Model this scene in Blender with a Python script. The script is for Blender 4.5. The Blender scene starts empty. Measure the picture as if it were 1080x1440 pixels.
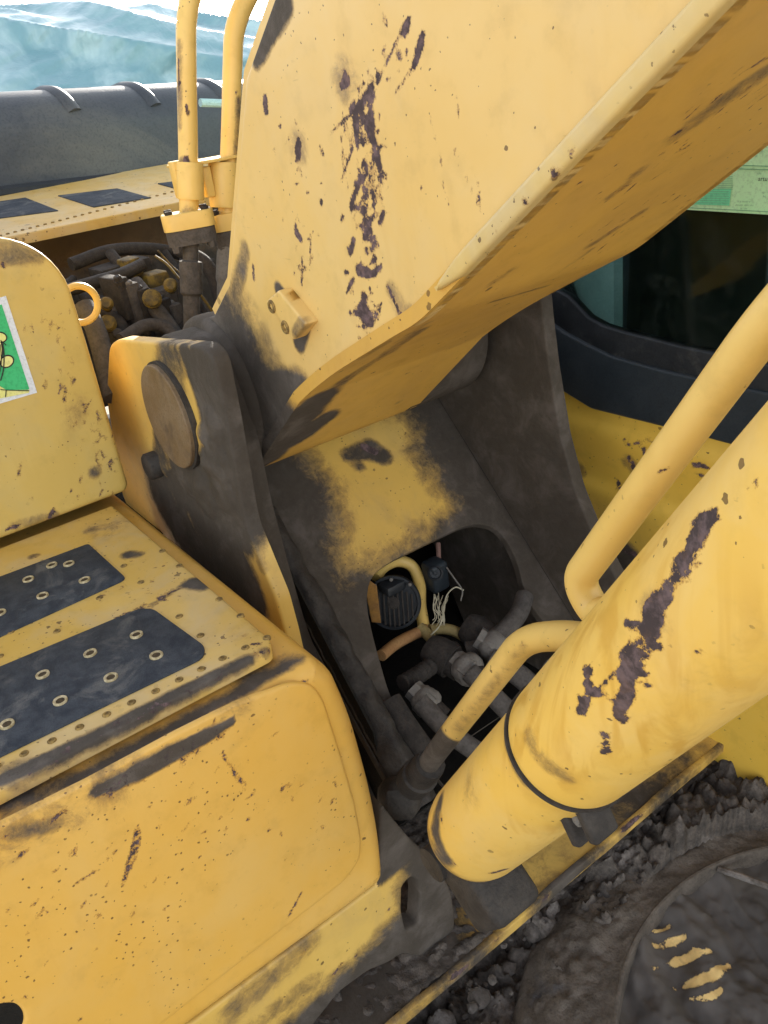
import bpy, bmesh, math, random
import numpy as np
from mathutils import Vector, Matrix
from mathutils.geometry import delaunay_2d_cdt
from mathutils.bvhtree import BVHTree

random.seed(7)
RNG = np.random.default_rng(7)
SC = bpy.context.scene
COL = SC.collection

# ------------------------------------------------------------------ camera
YAW, PITCH, ROLL = math.radians(147.15), math.radians(-26.99), math.radians(-8.54)
FPX = 1150.0                                   # focal length in pixels of the 1080x1440 photograph
_d = np.array([math.cos(PITCH)*math.cos(YAW), math.cos(PITCH)*math.sin(YAW), math.sin(PITCH)])
_r = np.cross(_d, [0, 0, 1]); _r /= np.linalg.norm(_r); _u = np.cross(_r, _d)
R2 = math.cos(ROLL)*_r + math.sin(ROLL)*_u
U2 = -math.sin(ROLL)*_r + math.cos(ROLL)*_u
CAM = np.array([1.1722, -0.4035, 0.3903])      # metres; the boom foot pin is the origin, +X forward, +Y left, +Z up
cam_d = bpy.data.cameras.new('camera')
cam_d.sensor_fit = 'VERTICAL'; cam_d.sensor_height = 36.0; cam_d.sensor_width = 27.0
cam_d.lens = FPX/1440*36.0
cam_d.clip_start = 0.01; cam_d.clip_end = 1000
cam = bpy.data.objects.new('camera', cam_d); COL.objects.link(cam)
m = Matrix(((R2[0], U2[0], -_d[0], CAM[0]), (R2[1], U2[1], -_d[1], CAM[1]), (R2[2], U2[2], -_d[2], CAM[2]), (0, 0, 0, 1)))
cam.matrix_world = m
SC.camera = cam

# ------------------------------------------------------------------ light
SUN_DIR = Vector((-0.72, 0.50, 0.285)).normalized()      # towards the sun: behind the machine
elev = math.asin(SUN_DIR.z)
world = bpy.data.worlds.new('World'); SC.world = world
world.use_nodes = True
wn = world.node_tree; wn.nodes.clear()
sky = wn.nodes.new('ShaderNodeTexSky'); sky.sky_type = 'NISHITA'; sky.sun_disc = False
sky.sun_elevation = elev
sky.sun_rotation = math.atan2(SUN_DIR.x, SUN_DIR.y)
sky.air_density = 1.0; sky.dust_density = 0.6; sky.ozone_density = 1.0
hsv = wn.nodes.new('ShaderNodeHueSaturation'); hsv.inputs['Saturation'].default_value = 0.35
bg = wn.nodes.new('ShaderNodeBackground'); bg.inputs['Strength'].default_value = 0.15
wo = wn.nodes.new('ShaderNodeOutputWorld')
wn.links.new(sky.outputs[0], hsv.inputs['Color']); wn.links.new(hsv.outputs[0], bg.inputs[0]); wn.links.new(bg.outputs[0], wo.inputs[0])
sun_d = bpy.data.lights.new('sun', 'SUN'); sun_d.energy = 5.0; sun_d.angle = math.radians(0.5); sun_d.color = (1.0, 0.93, 0.82)
sun = bpy.data.objects.new('sun', sun_d); COL.objects.link(sun)
sun.rotation_euler = SUN_DIR.to_track_quat('Z', 'Y').to_euler(); sun.location = (-6, 0, 5)
SC.view_settings.view_transform = 'Standard'; SC.view_settings.look = 'None'
SC.view_settings.exposure = 1.74; SC.view_settings.gamma = 1.0
SC.view_settings.use_curve_mapping = False

# ------------------------------------------------------------------ picking points on the machine's own planes
def ray(u, v):
    return R2*((u-540)/FPX) - U2*((v-720)/FPX) + _d
def onax(u, v, ax, val):
    d = ray(u, v); return CAM + d*((val-CAM[ax])/d[ax])
def PX(u, v, x): return onax(u, v, 0, x)
def PY(u, v, y): return onax(u, v, 1, y)
def PZ(u, v, z): return onax(u, v, 2, z)
def PD(u, v, depth): return CAM + ray(u, v)*depth
def PP(u, v, o, n):
    d = ray(u, v); return CAM + d*(np.dot(np.array(o)-CAM, n)/np.dot(d, n))
def depth_of(p): return float(np.dot(np.array(p)-CAM, _d))
def px2(s):
    return [tuple(float(q) for q in t.split(',')) for t in s.split()]

# ------------------------------------------------------------------ noise in python (for real relief)
def _h(ix, iy, iz):
    n = (ix*374761393 + iy*668265263 + iz*2147483647 + 1013904223) & 0xffffffff
    n = ((n ^ (n >> 13))*1274126177) & 0xffffffff
    return ((n ^ (n >> 16)) & 0xffff)/65535.0
def vnoise(p):
    p = np.asarray(p, float); i = np.floor(p).astype(np.int64); f = p-i; f = f*f*(3-2*f)
    o = 0
    for a in (0, 1):
        for b in (0, 1):
            for c in (0, 1):
                w = (f[:, 0] if a else 1-f[:, 0])*(f[:, 1] if b else 1-f[:, 1])*(f[:, 2] if c else 1-f[:, 2])
                o = o + w*_h(i[:, 0]+a, i[:, 1]+b, i[:, 2]+c)
    return o
def fbm(p, sc, octv=4, gain=.5):
    p = np.asarray(p, float)*sc; s = 0; a = 1; t = 0
    for k in range(octv):
        s = s + a*(vnoise(p+k*17.3)-.5); t += a; a *= gain; p = p*2.03
    return s/t

# ------------------------------------------------------------------ materials
def newmat(name):
    mt = bpy.data.materials.new(name); mt.use_nodes = True
    nt = mt.node_tree; nt.nodes.clear()
    return mt, nt
def N(nt, typ, **kw):
    n = nt.nodes.new(typ)
    for k, v in kw.items():
        if k.startswith('i_'):
            n.inputs[k[2:].replace('_', ' ')].default_value = v
        else: setattr(n, k, v)
    return n
def math_(nt, op, a, b=None, c=None, clamp=False):
    n = nt.nodes.new('ShaderNodeMath'); n.operation = op; n.use_clamp = clamp
    for i, x in enumerate((a, b, c)):
        if x is None: continue
        if isinstance(x, (int, float)): n.inputs[i].default_value = x
        else: nt.links.new(x, n.inputs[i])
    return n.outputs[0]
def mixc(nt, fac, a, b):
    n = nt.nodes.new('ShaderNodeMix'); n.data_type = 'RGBA'
    for s, x in ((n.inputs[0], fac), (n.inputs[6], a), (n.inputs[7], b)):
        if isinstance(x, (int, float)): s.default_value = x
        elif isinstance(x, tuple): s.default_value = (*x, 1) if len(x) == 3 else x
        else: nt.links.new(x, s)
    return n.outputs[2]
def sstep(nt, x, lo, hi):
    n = nt.nodes.new('ShaderNodeMapRange'); n.interpolation_type = 'SMOOTHSTEP'
    nt.links.new(x, n.inputs[0]); n.inputs[1].default_value = lo; n.inputs[2].default_value = hi
    return n.outputs[0]
def noise(nt, vec, scale, detail=4, rough=.55, dist=0):
    n = nt.nodes.new('ShaderNodeTexNoise'); n.inputs['Scale'].default_value = scale
    n.inputs['Detail'].default_value = detail; n.inputs['Roughness'].default_value = rough; n.inputs['Distortion'].default_value = dist
    nt.links.new(vec, n.inputs['Vector']); return n.outputs[0]

DUST = (0.058, 0.050, 0.046)
def paint(name, c1, c2, speck=1.0, rough=.42, dustc=DUST, chipc=(0.055, 0.035, 0.036), wash=0.0, washc=(.55, .47, .36), chipn=.55, runs=.12, chipv=3.0):
    """worn enamel: tone drift, specks, scratches; 'chip' = bare patches and sun streaks on soil, 'grime' = settled dust, grease and a painted shadow (both per point)"""
    mt, nt = newmat(name); L = nt.links
    geo = N(nt, 'ShaderNodeNewGeometry'); pos = geo.outputs['Position']
    big = noise(nt, pos, 5, 5, .6); mid = noise(nt, pos, 28, 5, .6); fine = noise(nt, pos, 160, 4, .6)
    col = mixc(nt, sstep(nt, big, .32, .68), c1, c2)
    dk = tuple(x*.72 for x in c1)
    col = mixc(nt, math_(nt, 'MULTIPLY', sstep(nt, mid, .5, .75), .35), col, dk)
    # dull chalky wash that lies in soft clouds
    if wash > 0:
        w = math_(nt, 'MULTIPLY', sstep(nt, noise(nt, pos, 9, 6, .62, .6), .42, .7), wash)
        col = mixc(nt, w, col, washc)
    # wavering darker runs down the sheet
    mr = N(nt, 'ShaderNodeMapping'); L.new(pos, mr.inputs[0]); mr.inputs['Scale'].default_value = (34, 34, 5)
    rn = noise(nt, mr.outputs[0], 1, 4, .5, 1.2)
    col = mixc(nt, math_(nt, 'MULTIPLY', math_(nt, 'MULTIPLY', sstep(nt, rn, .48, .66), sstep(nt, noise(nt, pos, 4, 2), .42, .6)), runs), col, tuple(x*k for x, k in zip(c1, (.80, .72, .6))))
    # faint drag marks
    mp = N(nt, 'ShaderNodeMapping'); L.new(pos, mp.inputs[0]); mp.inputs['Rotation'].default_value = (.4, .9, .3); mp.inputs['Scale'].default_value = (14, 190, 160)
    sc = noise(nt, mp.outputs[0], 1, 3, .5)
    scm = math_(nt, 'MULTIPLY', sstep(nt, sc, .69, .74), sstep(nt, mid, .5, .62))
    col = mixc(nt, math_(nt, 'MULTIPLY', scm, .55*min(speck, 1)), col, (.13, .07, .025))
    # specks: small stone chips
    spk = None
    for scale, r, dens in ((70, .17, .22), (190, .2, .16), (30, .1, .16)):
        v = N(nt, 'ShaderNodeTexVoronoi'); v.inputs['Scale'].default_value = scale; v.inputs['Randomness'].default_value = 1
        wv = N(nt, 'ShaderNodeVectorMath', operation='MULTIPLY_ADD'); L.new(pos, wv.inputs[0]); wv.inputs[1].default_value = (1, 1, 1)
        nz = N(nt, 'ShaderNodeTexNoise'); nz.inputs['Scale'].default_value = scale*2.2; L.new(pos, nz.inputs['Vector'])
        ws = N(nt, 'ShaderNodeVectorMath', operation='SCALE'); L.new(nz.outputs['Color'], ws.inputs[0]); ws.inputs['Scale'].default_value = .55/scale
        L.new(ws.outputs[0], wv.inputs[2]); L.new(wv.outputs[0], v.inputs['Vector'])
        sep = N(nt, 'ShaderNodeSeparateColor'); L.new(v.outputs['Color'], sep.inputs[0])
        keep = math_(nt, 'LESS_THAN', sep.outputs[0], dens*speck)
        keep = math_(nt, 'MULTIPLY', keep, sstep(nt, noise(nt, pos, 7, 3), .40, .56))
        rad = math_(nt, 'MULTIPLY_ADD', sep.outputs[1], r, r*.45)
        s = math_(nt, 'MULTIPLY', keep, math_(nt, 'LESS_THAN', v.outputs['Distance'], rad))
        spk = s if spk is None else math_(nt, 'MAXIMUM', spk, s)
    col = mixc(nt, math_(nt, 'MULTIPLY', spk, .8), col, (.09, .045, .02))
    # grime
    at = N(nt, 'ShaderNodeAttribute', attribute_name='grime'); g0 = at.outputs['Fac']
    g = math_(nt, 'ADD', g0, math_(nt, 'MULTIPLY', math_(nt, 'SUBTRACT', noise(nt, pos, 26, 10, .78, .3), .5), math_(nt, 'MULTIPLY', sstep(nt, g0, .02, .3), 1.35)))
    gm = sstep(nt, g, .2, .78)
    dcol = mixc(nt, noise(nt, pos, 60, 6, .7), tuple(x*.45 for x in dustc), tuple(x*1.3 for x in dustc))
    dcol = mixc(nt, math_(nt, 'MULTIPLY', sstep(nt, noise(nt, pos, 13, 7, .66, .5), .45, .72), .75), dcol, tuple(x*2.4 for x in dustc))
    edge_rust = math_(nt, 'MULTIPLY', sstep(nt, g, .1, .4), .4)
    col = mixc(nt, edge_rust, col, (.25, .13, .045))
    col = mixc(nt, math_(nt, 'MULTIPLY', gm, .96), col, dcol)
    # chips
    ac = N(nt, 'ShaderNodeAttribute', attribute_name='chip')
    c0 = math_(nt, 'ADD', ac.outputs['Fac'], math_(nt, 'MULTIPLY', math_(nt, 'ADD', math_(nt, 'SUBTRACT', noise(nt, pos, 95, 8, .72, .5), .5), math_(nt, 'MULTIPLY', math_(nt, 'SUBTRACT', noise(nt, pos, 420, 5, .7), .5), .8)), math_(nt, 'MULTIPLY', sstep(nt, ac.outputs['Fac'], .03, .3), chipn*1.7)))
    cm = sstep(nt, c0, .47, .53)
    rim = math_(nt, 'MULTIPLY', math_(nt, 'MULTIPLY', sstep(nt, c0, .30, .47), .7), math_(nt, 'SUBTRACT', 1.0, gm))
    col = mixc(nt, rim, col, tuple(x*k for x, k in zip(c1, (.55, .45, .5))))
    ccol = mixc(nt, sstep(nt, noise(nt, pos, 75, 6, .7), .42, .66), chipc, tuple(x*chipv for x in chipc))
    ccol = mixc(nt, math_(nt, 'MULTIPLY', sstep(nt, noise(nt, pos, 50, 6, .7, .6), .52, .66), .3), ccol, (.17, .085, .045))
    col = mixc(nt, cm, col, ccol)
    b = N(nt, 'ShaderNodeBsdfPrincipled'); L.new(col, b.inputs['Base Color'])
    ro = math_(nt, 'ADD', math_(nt, 'MULTIPLY', mid, .22), rough-.1)
    ro = math_(nt, 'MAXIMUM', ro, math_(nt, 'MULTIPLY', math_(nt, 'MAXIMUM', gm, cm), .88))
    L.new(ro, b.inputs['Roughness']); b.inputs['Specular IOR Level'].default_value = .45
    hgt = math_(nt, 'ADD', math_(nt, 'ADD', math_(nt, 'MULTIPLY', fine, .12), math_(nt, 'MULTIPLY', noise(nt, pos, 11, 3, .5), 2.2)), math_(nt, 'MULTIPLY', math_(nt, 'ADD', cm, spk), -.9))
    hgt = math_(nt, 'ADD', hgt, math_(nt, 'MULTIPLY', math_(nt, 'MULTIPLY', gm, noise(nt, pos, 140, 8, .7)), 2.2))
    bp = N(nt, 'ShaderNodeBump'); bp.inputs['Strength'].default_value = .55; bp.inputs['Distance'].default_value = .0012
    L.new(hgt, bp.inputs['Height']); L.new(bp.outputs[0], b.inputs['Normal'])
    o = N(nt, 'ShaderNodeOutputMaterial'); L.new(b.outputs[0], o.inputs[0])
    return mt
def rough_mat(name, c1, c2, scale=40, rough=.85, bump=.004, metal=0.0, c3=None, fine=220, spec=.3):
    mt, nt = newmat(name); L = nt.links
    pos = N(nt, 'ShaderNodeNewGeometry').outputs['Position']
    a = noise(nt, pos, scale, 7, .66); f = noise(nt, pos, fine, 6, .65)
    col = mixc(nt, sstep(nt, a, .3, .7), c1, c2)
    if c3: col = mixc(nt, sstep(nt, noise(nt, pos, scale*.33, 6, .65, .5), .52, .68), col, c3)
    col = mixc(nt, math_(nt, 'MULTIPLY', sstep(nt, f, .45, .7), .4), col, tuple(x*.45 for x in c1))
    b = N(nt, 'ShaderNodeBsdfPrincipled'); L.new(col, b.inputs['Base Color']); b.inputs['Metallic'].default_value = metal
    L.new(math_(nt, 'ADD', math_(nt, 'MULTIPLY', a, .2), rough-.1), b.inputs['Roughness']); b.inputs['Specular IOR Level'].default_value = spec
    bp = N(nt, 'ShaderNodeBump'); bp.inputs['Strength'].default_value = .7; bp.inputs['Distance'].default_value = bump
    L.new(math_(nt, 'ADD', math_(nt, 'MULTIPLY', f, .5), a), bp.inputs['Height']); L.new(bp.outputs[0], b.inputs['Normal'])
    o = N(nt, 'ShaderNodeOutputMaterial'); L.new(b.outputs[0], o.inputs[0])
    return mt
def glass_mat(name, tint=(.75, .88, .86)):
    mt, nt = newmat(name); L = nt.links
    t = N(nt, 'ShaderNodeBsdfTransparent'); t.inputs[0].default_value = (*tint, 1)
    g = N(nt, 'ShaderNodeBsdfGlossy'); g.inputs['Roughness'].default_value = .06
    d = N(nt, 'ShaderNodeBsdfDiffuse'); d.inputs[0].default_value = (.3, .33, .3, 1)
    fr = N(nt, 'ShaderNodeFresnel'); fr.inputs[0].default_value = 1.45
    m1 = N(nt, 'ShaderNodeMixShader'); L.new(fr.outputs[0], m1.inputs[0]); L.new(t.outputs[0], m1.inputs[1]); L.new(g.outputs[0], m1.inputs[2])
    pos = N(nt, 'ShaderNodeNewGeometry').outputs['Position']
    m2 = N(nt, 'ShaderNodeMixShader'); L.new(math_(nt, 'MULTIPLY', sstep(nt, noise(nt, pos, 18, 7, .7, 1), .45, .8), .05), m2.inputs[0])
    L.new(m1.outputs[0], m2.inputs[1]); L.new(d.outputs[0], m2.inputs[2])
    o = N(nt, 'ShaderNodeOutputMaterial'); L.new(m2.outputs[0], o.inputs[0])
    return mt

Y1, Y2 = (.71, .395, .07), (.73, .43, .10)
M = {
 'yellow': paint('yellow_paint', Y1, Y2, speck=.6, wash=.22, washc=(.66, .45, .17)),
 'boxtop': paint('worn_step_paint', (.60, .37, .075), (.66, .44, .13), speck=1.5, rough=.5, wash=.45, washc=(.50, .40, .27)),
 'tank': paint('tank_paint', (.58, .39, .095), (.62, .43, .12), speck=1.6, rough=.45, wash=.25, washc=(.42, .36, .2)),
 'boom': paint('faded_boom_paint', (.70, .455, .145), (.72, .485, .175), speck=.45, rough=.4, wash=.2, washc=(.66, .52, .3)),
 'under': paint('boom_underside_paint', (.68, .39, .07), (.64, .37, .08), speck=.4, rough=.45, wash=.3, washc=(.46, .26, .08)),
 'cyl': paint('cylinder_paint', (.74, .455, .085), (.76, .50, .13), speck=.5, rough=.36, wash=.25, washc=(.72, .55, .28), chipc=(.045, .03, .03), runs=.75),
 'pipe': paint('pipe_paint', (.70, .46, .12), (.74, .50, .15), speck=.7, rough=.42),
 'frame': paint('frame_paint', (.66, .41, .085), (.68, .44, .11), speck=.9, rough=.5, wash=.4, washc=(.42, .28, .12), dustc=(.045, .039, .036)),
 'cab': paint('cab_paint', (.74, .45, .06), (.76, .48, .08), speck=.6, rough=.45),
 'hood': paint('hood_paint', (.55, .33, .07), (.6, .4, .14), speck=1, rough=.5, wash=.4, washc=(.5, .42, .3)),
 'pad': rough_mat('anti_slip_pad', (.026, .031, .042), (.06, .066, .078), 42, .85, .0016, c3=(.12, .118, .118), fine=620),
 'screw': rough_mat('worn_screw', (.26, .19, .08), (.60, .50, .32), 170, .5, .0006),
 'screwhole': rough_mat('dirty_socket', (.05, .035, .02), (.09, .06, .03), 120, .8, .0006),
 'rivet': rough_mat('dirty_rivet', (.10, .062, .025), (.38, .24, .07), 150, .7, .0006),
 'dust': rough_mat('dusty_rubber', (.066, .057, .051), (.11, .095, .085), 60, .9, .003),
 'dustdk': rough_mat('dark_dusty_rubber', (.03, .025, .022), (.055, .046, .04), 60, .9, .003),
 'dustlt': rough_mat('pale_dusty_steel', (.15, .135, .12), (.2, .18, .16), 50, .85, .002),
 'greasy': rough_mat('greasy_steel', (.03, .025, .022), (.06, .05, .042), 35, .7, .004),
 'clod': rough_mat('dry_mud', (.08, .066, .056), (.16, .134, .115), 45, .95, .006, c3=(.24, .21, .19)),
 'mud': rough_mat('caked_mud', (.060, .050, .043), (.145, .118, .098), 38, .95, .012, c3=(.22, .185, .16), fine=180),
 'black': rough_mat('black_plastic', (.014, .016, .019), (.024, .026, .03), 25, .5, .0008, c3=(.05, .05, .05)),
 'blackr': rough_mat('black_trim', (.020, .026, .032), (.03, .036, .042), 14, .45, .0006, fine=300),
 'cavity': rough_mat('near_black_shade', (.006, .005, .004), (.014, .011, .008), 25, .85, .004),  # near black puts the shade of bays and recesses into the colour
 'wire': rough_mat('pale_wire', (.4, .36, .25), (.5, .45, .33), 60, .6, .0005),
 'brass': rough_mat('dirty_yellow_fitting', (.22, .14, .02), (.05, .04, .025), 60, .6, .001),
 'grey': rough_mat('weathered_grey_panel', (.040, .045, .056), (.068, .072, .080), 4, .5, .0015, c3=(.10, .098, .092), fine=160),
 'ground': rough_mat('pale_bounce_ground', (.36, .30, .22), (.44, .37, .28), 3, .95, .02),  # unseen ground, kept pale to bounce light up onto the machine
 'white': rough_mat('sticker_white', (.68, .70, .74), (.76, .77, .8), 40, .5, .0003),
 'green': rough_mat('sticker_green', (.035, .42, .13), (.06, .50, .19), 10, .45, .0003),
 'stkyel': rough_mat('sticker_yellow', (.75, .72, .22), (.8, .76, .3), 20, .45, .0003),
 'ink': rough_mat('sticker_ink', (.02, .02, .02), (.035, .035, .03), 20, .5, .0002),
 'mint': rough_mat('notice_mint', (.48, .78, .42), (.56, .80, .48), 8, .4, .0002),
 'mintdk': rough_mat('notice_green', (.16, .62, .34), (.2, .66, .38), 8, .4, .0002),
 'mintln': rough_mat('notice_lines', (.16, .36, .2), (.2, .42, .24), 8, .5, .0002),
 'blind': rough_mat('dark_blind', (.010, .011, .009), (.016, .016, .013), 12, .75, .0006),
 'cabin': rough_mat('sky_teal', (.30, .44, .44), (.42, .56, .55), 5, .8, .001),  # teal stands in for sky light seen in the cab window
 'glass': glass_mat('window_glass'),
}
def tarp_mat():
    mt, nt = newmat('blue_tarpaulin'); L = nt.links
    pos = N(nt, 'ShaderNodeNewGeometry').outputs['Position']
    c = mixc(nt, sstep(nt, noise(nt, pos, 2.2, 5, .6, .8), .38, .62), (.18, .33, .37), (.44, .58, .60))
    b = N(nt, 'ShaderNodeBsdfPrincipled'); L.new(c, b.inputs['Base Color']); b.inputs['Roughness'].default_value = .34
    bp = N(nt, 'ShaderNodeBump'); bp.inputs['Strength'].default_value = .4; bp.inputs['Distance'].default_value = .02
    L.new(noise(nt, pos, 16, 4, .5, .5), bp.inputs['Height']); L.new(bp.outputs[0], b.inputs['Normal'])
    o = N(nt, 'ShaderNodeOutputMaterial'); L.new(b.outputs[0], o.inputs[0]); return mt
M['tarp'] = tarp_mat()

# ------------------------------------------------------------------ objects
def wloc(o):
    v = Vector((0, 0, 0))
    while o is not None:
        v += o.location; o = o.parent
    return v
def thing(name, label, cat, loc, group=None):
    o = bpy.data.objects.new(name, None); COL.objects.link(o); o.location = Vector(loc); o.empty_display_size = .05
    o['label'] = label; o['category'] = cat
    if group: o['group'] = group
    return o
def tag(o, label=None, cat=None, kind=None, group=None):
    for k, v in (('label', label), ('category', cat), ('kind', kind), ('group', group)):
        if v: o[k] = v
    return o
def seg_field(V, pts, rads):
    """signed distance of every vertex to a chain of tapered capsules"""
    pts = np.array(pts); best = np.full(len(V), 1e9)
    if len(pts) == 1: return np.linalg.norm(V-pts[0], axis=1)-rads[0]
    for i in range(len(pts)-1):
        a, b = pts[i], pts[i+1]; ab = b-a; L2 = max(ab@ab, 1e-12)
        t = np.clip(((V-a)@ab)/L2, 0, 1)
        d = np.linalg.norm(V-(a+t[:, None]*ab), axis=1)-(rads[i]*(1-t)+rads[i+1]*t)
        best = np.minimum(best, d)
    return best
def cast_chain(bvh, s):
    P, Rr = [], []
    for u, v, r in px2(s):
        d = Vector(ray(u, v)); h = bvh.ray_cast(Vector(CAM), d)
        if h[0] is None: continue
        P.append(np.array(h[0])); Rr.append(r*depth_of(h[0])/FPX)
    return P, Rr
def mesh_obj(name, V, Fc, mat, parent=None, chips=(), grimes=(), smooth=35, base=None, chipk=1.0, grime_all=0.0, grime_fn=None, chipw=.011, mats=None):
    V = np.asarray(V, float)
    o0 = np.array(wloc(parent)) if parent is not None else np.zeros(3)
    if base is not None: o0 = np.array(base)
    me = bpy.data.meshes.new(name)
    me.from_pydata([tuple(v-o0) for v in V], [], [tuple(int(i) for i in f) for f in Fc])
    bm = bmesh.new(); bm.from_mesh(me); bmesh.ops.recalc_face_normals(bm, faces=bm.faces); bm.to_mesh(me); bm.free()
    me.materials.append(mat if not isinstance(mat, str) else M[mat])
    if smooth:
        me.polygons.foreach_set('use_smooth', [True]*len(me.polygons))
        me.set_sharp_from_angle(angle=math.radians(smooth))
    if chips or grimes or grime_all or grime_fn:
        bvh = BVHTree.FromPolygons([Vector(v) for v in V], [list(map(int, f)) for f in Fc])
        c = np.zeros(len(V)); g = np.full(len(V), float(grime_all))
        for s in chips:
            P, Rr = cast_chain(bvh, s)
            if P: c = np.maximum(c, np.clip(.5-seg_field(V, P, [r*chipk for r in Rr])/chipw, 0, 1))
        for s, fall, st in grimes:
            P, Rr = cast_chain(bvh, s)
            if P:
                f = np.clip(1-seg_field(V, P, Rr)/(fall*1.1e-3), 0, 1); g = np.maximum(g, st*f*f*(3-2*f))
        if grime_fn is not None: g = grime_fn(V, g)
        a = me.attributes.new('chip', 'FLOAT', 'POINT'); a.data.foreach_set('value', c.astype(np.float32))
        a = me.attributes.new('grime', 'FLOAT', 'POINT'); a.data.foreach_set('value', g.astype(np.float32))
    o = bpy.data.objects.new(name, me); COL.objects.link(o)
    if parent is not None: o.parent = parent
    elif base is not None: o.location = Vector(base)
    return o

def area2(p):
    x, y = p[:, 0], p[:, 1]; return .5*np.sum(x*np.roll(y, -1)-np.roll(x, -1)*y)
def round_poly(P, r, n=5):
    """round the corners of a 2D polygon; r = one radius or one per corner"""
    P = [np.array(p, float) for p in P]; out = []
    for i, p in enumerate(P):
        rr = r[i] if hasattr(r, '__len__') else r
        a, b = P[i-1]-p, P[(i+1) % len(P)]-p
        la, lb = np.linalg.norm(a), np.linalg.norm(b)
        if rr <= 0: out.append(p); continue
        t = min(rr, la*.45, lb*.45); A, B = p+a/la*t, p+b/lb*t
        for k in range(n+1):
            s = k/n; out.append((1-s)**2*A+2*s*(1-s)*p+s*s*B)
    return out
def resample(P, step):
    out = []
    for i in range(len(P)):
        a, b = np.array(P[i]), np.array(P[(i+1) % len(P)]); L = np.linalg.norm(b-a)
        if L < 1e-7: continue
        k = max(1, int(round(L/step)))
        for j in range(k): out.append(a+(b-a)*j/k)
    return np.array(out)
def inset(P, b):
    e = np.roll(P, -1, 0)-P; e /= np.linalg.norm(e, axis=1)[:, None]
    n = np.stack([-e[:, 1], e[:, 0]], 1); nm = n+np.roll(n, 1, 0); q = np.sum(nm*np.roll(n, 1, 0), 1)
    return P+nm/np.maximum(q, .5)[:, None]*b
def inside(Q, P):
    c = np.zeros(len(Q), bool); x, y = Q[:, 0], Q[:, 1]
    for i in range(len(P)):
        x0, y0 = P[i]; x1, y1 = P[(i+1) % len(P)]
        if y0 == y1: continue
        m_ = (y0 > y) != (y1 > y); c ^= m_ & (x < (x1-x0)*(y-y0)/(y1-y0)+x0)
    return c
def edge_dist(Q, P):
    d = np.full(len(Q), 1e9)
    for i in range(len(P)):
        a, b = P[i], P[(i+1) % len(P)]; ab = b-a; t = np.clip(((Q-a)@ab)/max(ab@ab, 1e-12), 0, 1)
        d = np.minimum(d, np.linalg.norm(Q-(a+t[:, None]*ab), axis=1))
    return d
def fill(loops, step):
    """triangulate an area bounded by loops (first outer, others holes): grid quads within, triangles along the edge"""
    allp = np.concatenate(loops); lo, hi = allp.min(0), allp.max(0)
    V = [tuple(p) for p in allp]; E = []; o = 0
    for l in loops:
        E += [(o+i, o+(i+1) % len(l)) for i in range(len(l))]; o += len(l)
    F = []; nb = len(V); cells = None
    if step:
        nx, ny = int((hi[0]-lo[0])/step)+1, int((hi[1]-lo[1])/step)+1
        gx = lo[0]+(np.arange(nx+1)-.0)*step+step*.31; gy = lo[1]+np.arange(ny+1)*step+step*.37
        G = np.stack(np.meshgrid(gx, gy, indexing='ij'), -1).reshape(-1, 2)
        ok = np.zeros(len(G), bool); ok[:] = inside(G, loops[0])
        for l in loops[1:]: ok &= ~inside(G, l)
        for l in loops:
            idx = np.where(ok)[0]
            ok[idx] &= edge_dist(G[idx], l) > step*.55
        ok = ok.reshape(nx+1, ny+1)
        cells = ok[:-1, :-1] & ok[1:, :-1] & ok[:-1, 1:] & ok[1:, 1:]
        idm = -np.ones((nx+1, ny+1), int); cnt = {}
        def vid(i, j):
            if idm[i, j] < 0: idm[i, j] = len(V); V.append((gx[i], gy[j]))
            return idm[i, j]
        for i, j in zip(*np.where(cells)):
            q = (vid(i, j), vid(i+1, j), vid(i+1, j+1), vid(i, j+1)); F.append(q)
            for k in range(4):
                e = (q[k], q[(k+1) % 4]); r_ = (e[1], e[0])
                if r_ in cnt: del cnt[r_]
                else: cnt[e] = 1
        E += list(cnt.keys())
        use = sorted(set(range(nb)) | {i for e in cnt for i in e})
    else: use = list(range(nb))
    mp = {a: i for i, a in enumerate(use)}
    r_ = delaunay_2d_cdt([Vector(V[a]) for a in use], [(mp[a], mp[b]) for a, b in E], [], 0, 1e-9)
    vs, fs, ov = r_[0], r_[2], r_[3]
    back = []
    for i, v in enumerate(vs):
        if ov[i]: back.append(use[ov[i][0]])
        else: back.append(len(V)); V.append((v[0], v[1]))
    if fs:
        cen = np.array([np.mean([vs[k] for k in f], axis=0) for f in fs])
        k1 = inside(cen, loops[0])
        for l in loops[1:]: k1 &= ~inside(cen, l)
        if cells is not None:
            ci = np.floor((cen[:, 0]-gx[0])/step).astype(int); cj = np.floor((cen[:, 1]-gy[0])/step).astype(int)
            inr = (ci >= 0) & (cj >= 0) & (ci < cells.shape[0]) & (cj < cells.shape[1])
            k1 &= ~(inr & cells[np.clip(ci, 0, cells.shape[0]-1), np.clip(cj, 0, cells.shape[1]-1)])
        F += [tuple(back[k] for k in f) for f, kk in zip(fs, k1) if kk]
    return np.array(V), F, nb
class Frame:
    def __init__(s, o, n, u, v): s.o, s.n, s.u, s.v = (np.array(a, float) for a in (o, n, u, v))
    def to2(s, p): d = np.asarray(p)-s.o; return np.stack([d@s.u, d@s.v], -1)
    def pick(s, u, v): return s.to2(PP(u, v, s.o, s.n))
    def poly(s, st): return [s.pick(a, b) for a, b in px2(st)]
    def to3(s, q, h=0): q = np.asarray(q); return s.o+q[..., :1]*s.u+q[..., 1:2]*s.v-s.n*np.asarray(h)
def FX(x): return Frame((x, 0, 0), (1, 0, 0), (0, 1, 0), (0, 0, 1))
def FY(y): return Frame((0, y, 0), (0, -1, 0), (1, 0, 0), (0, 0, 1))
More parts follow.
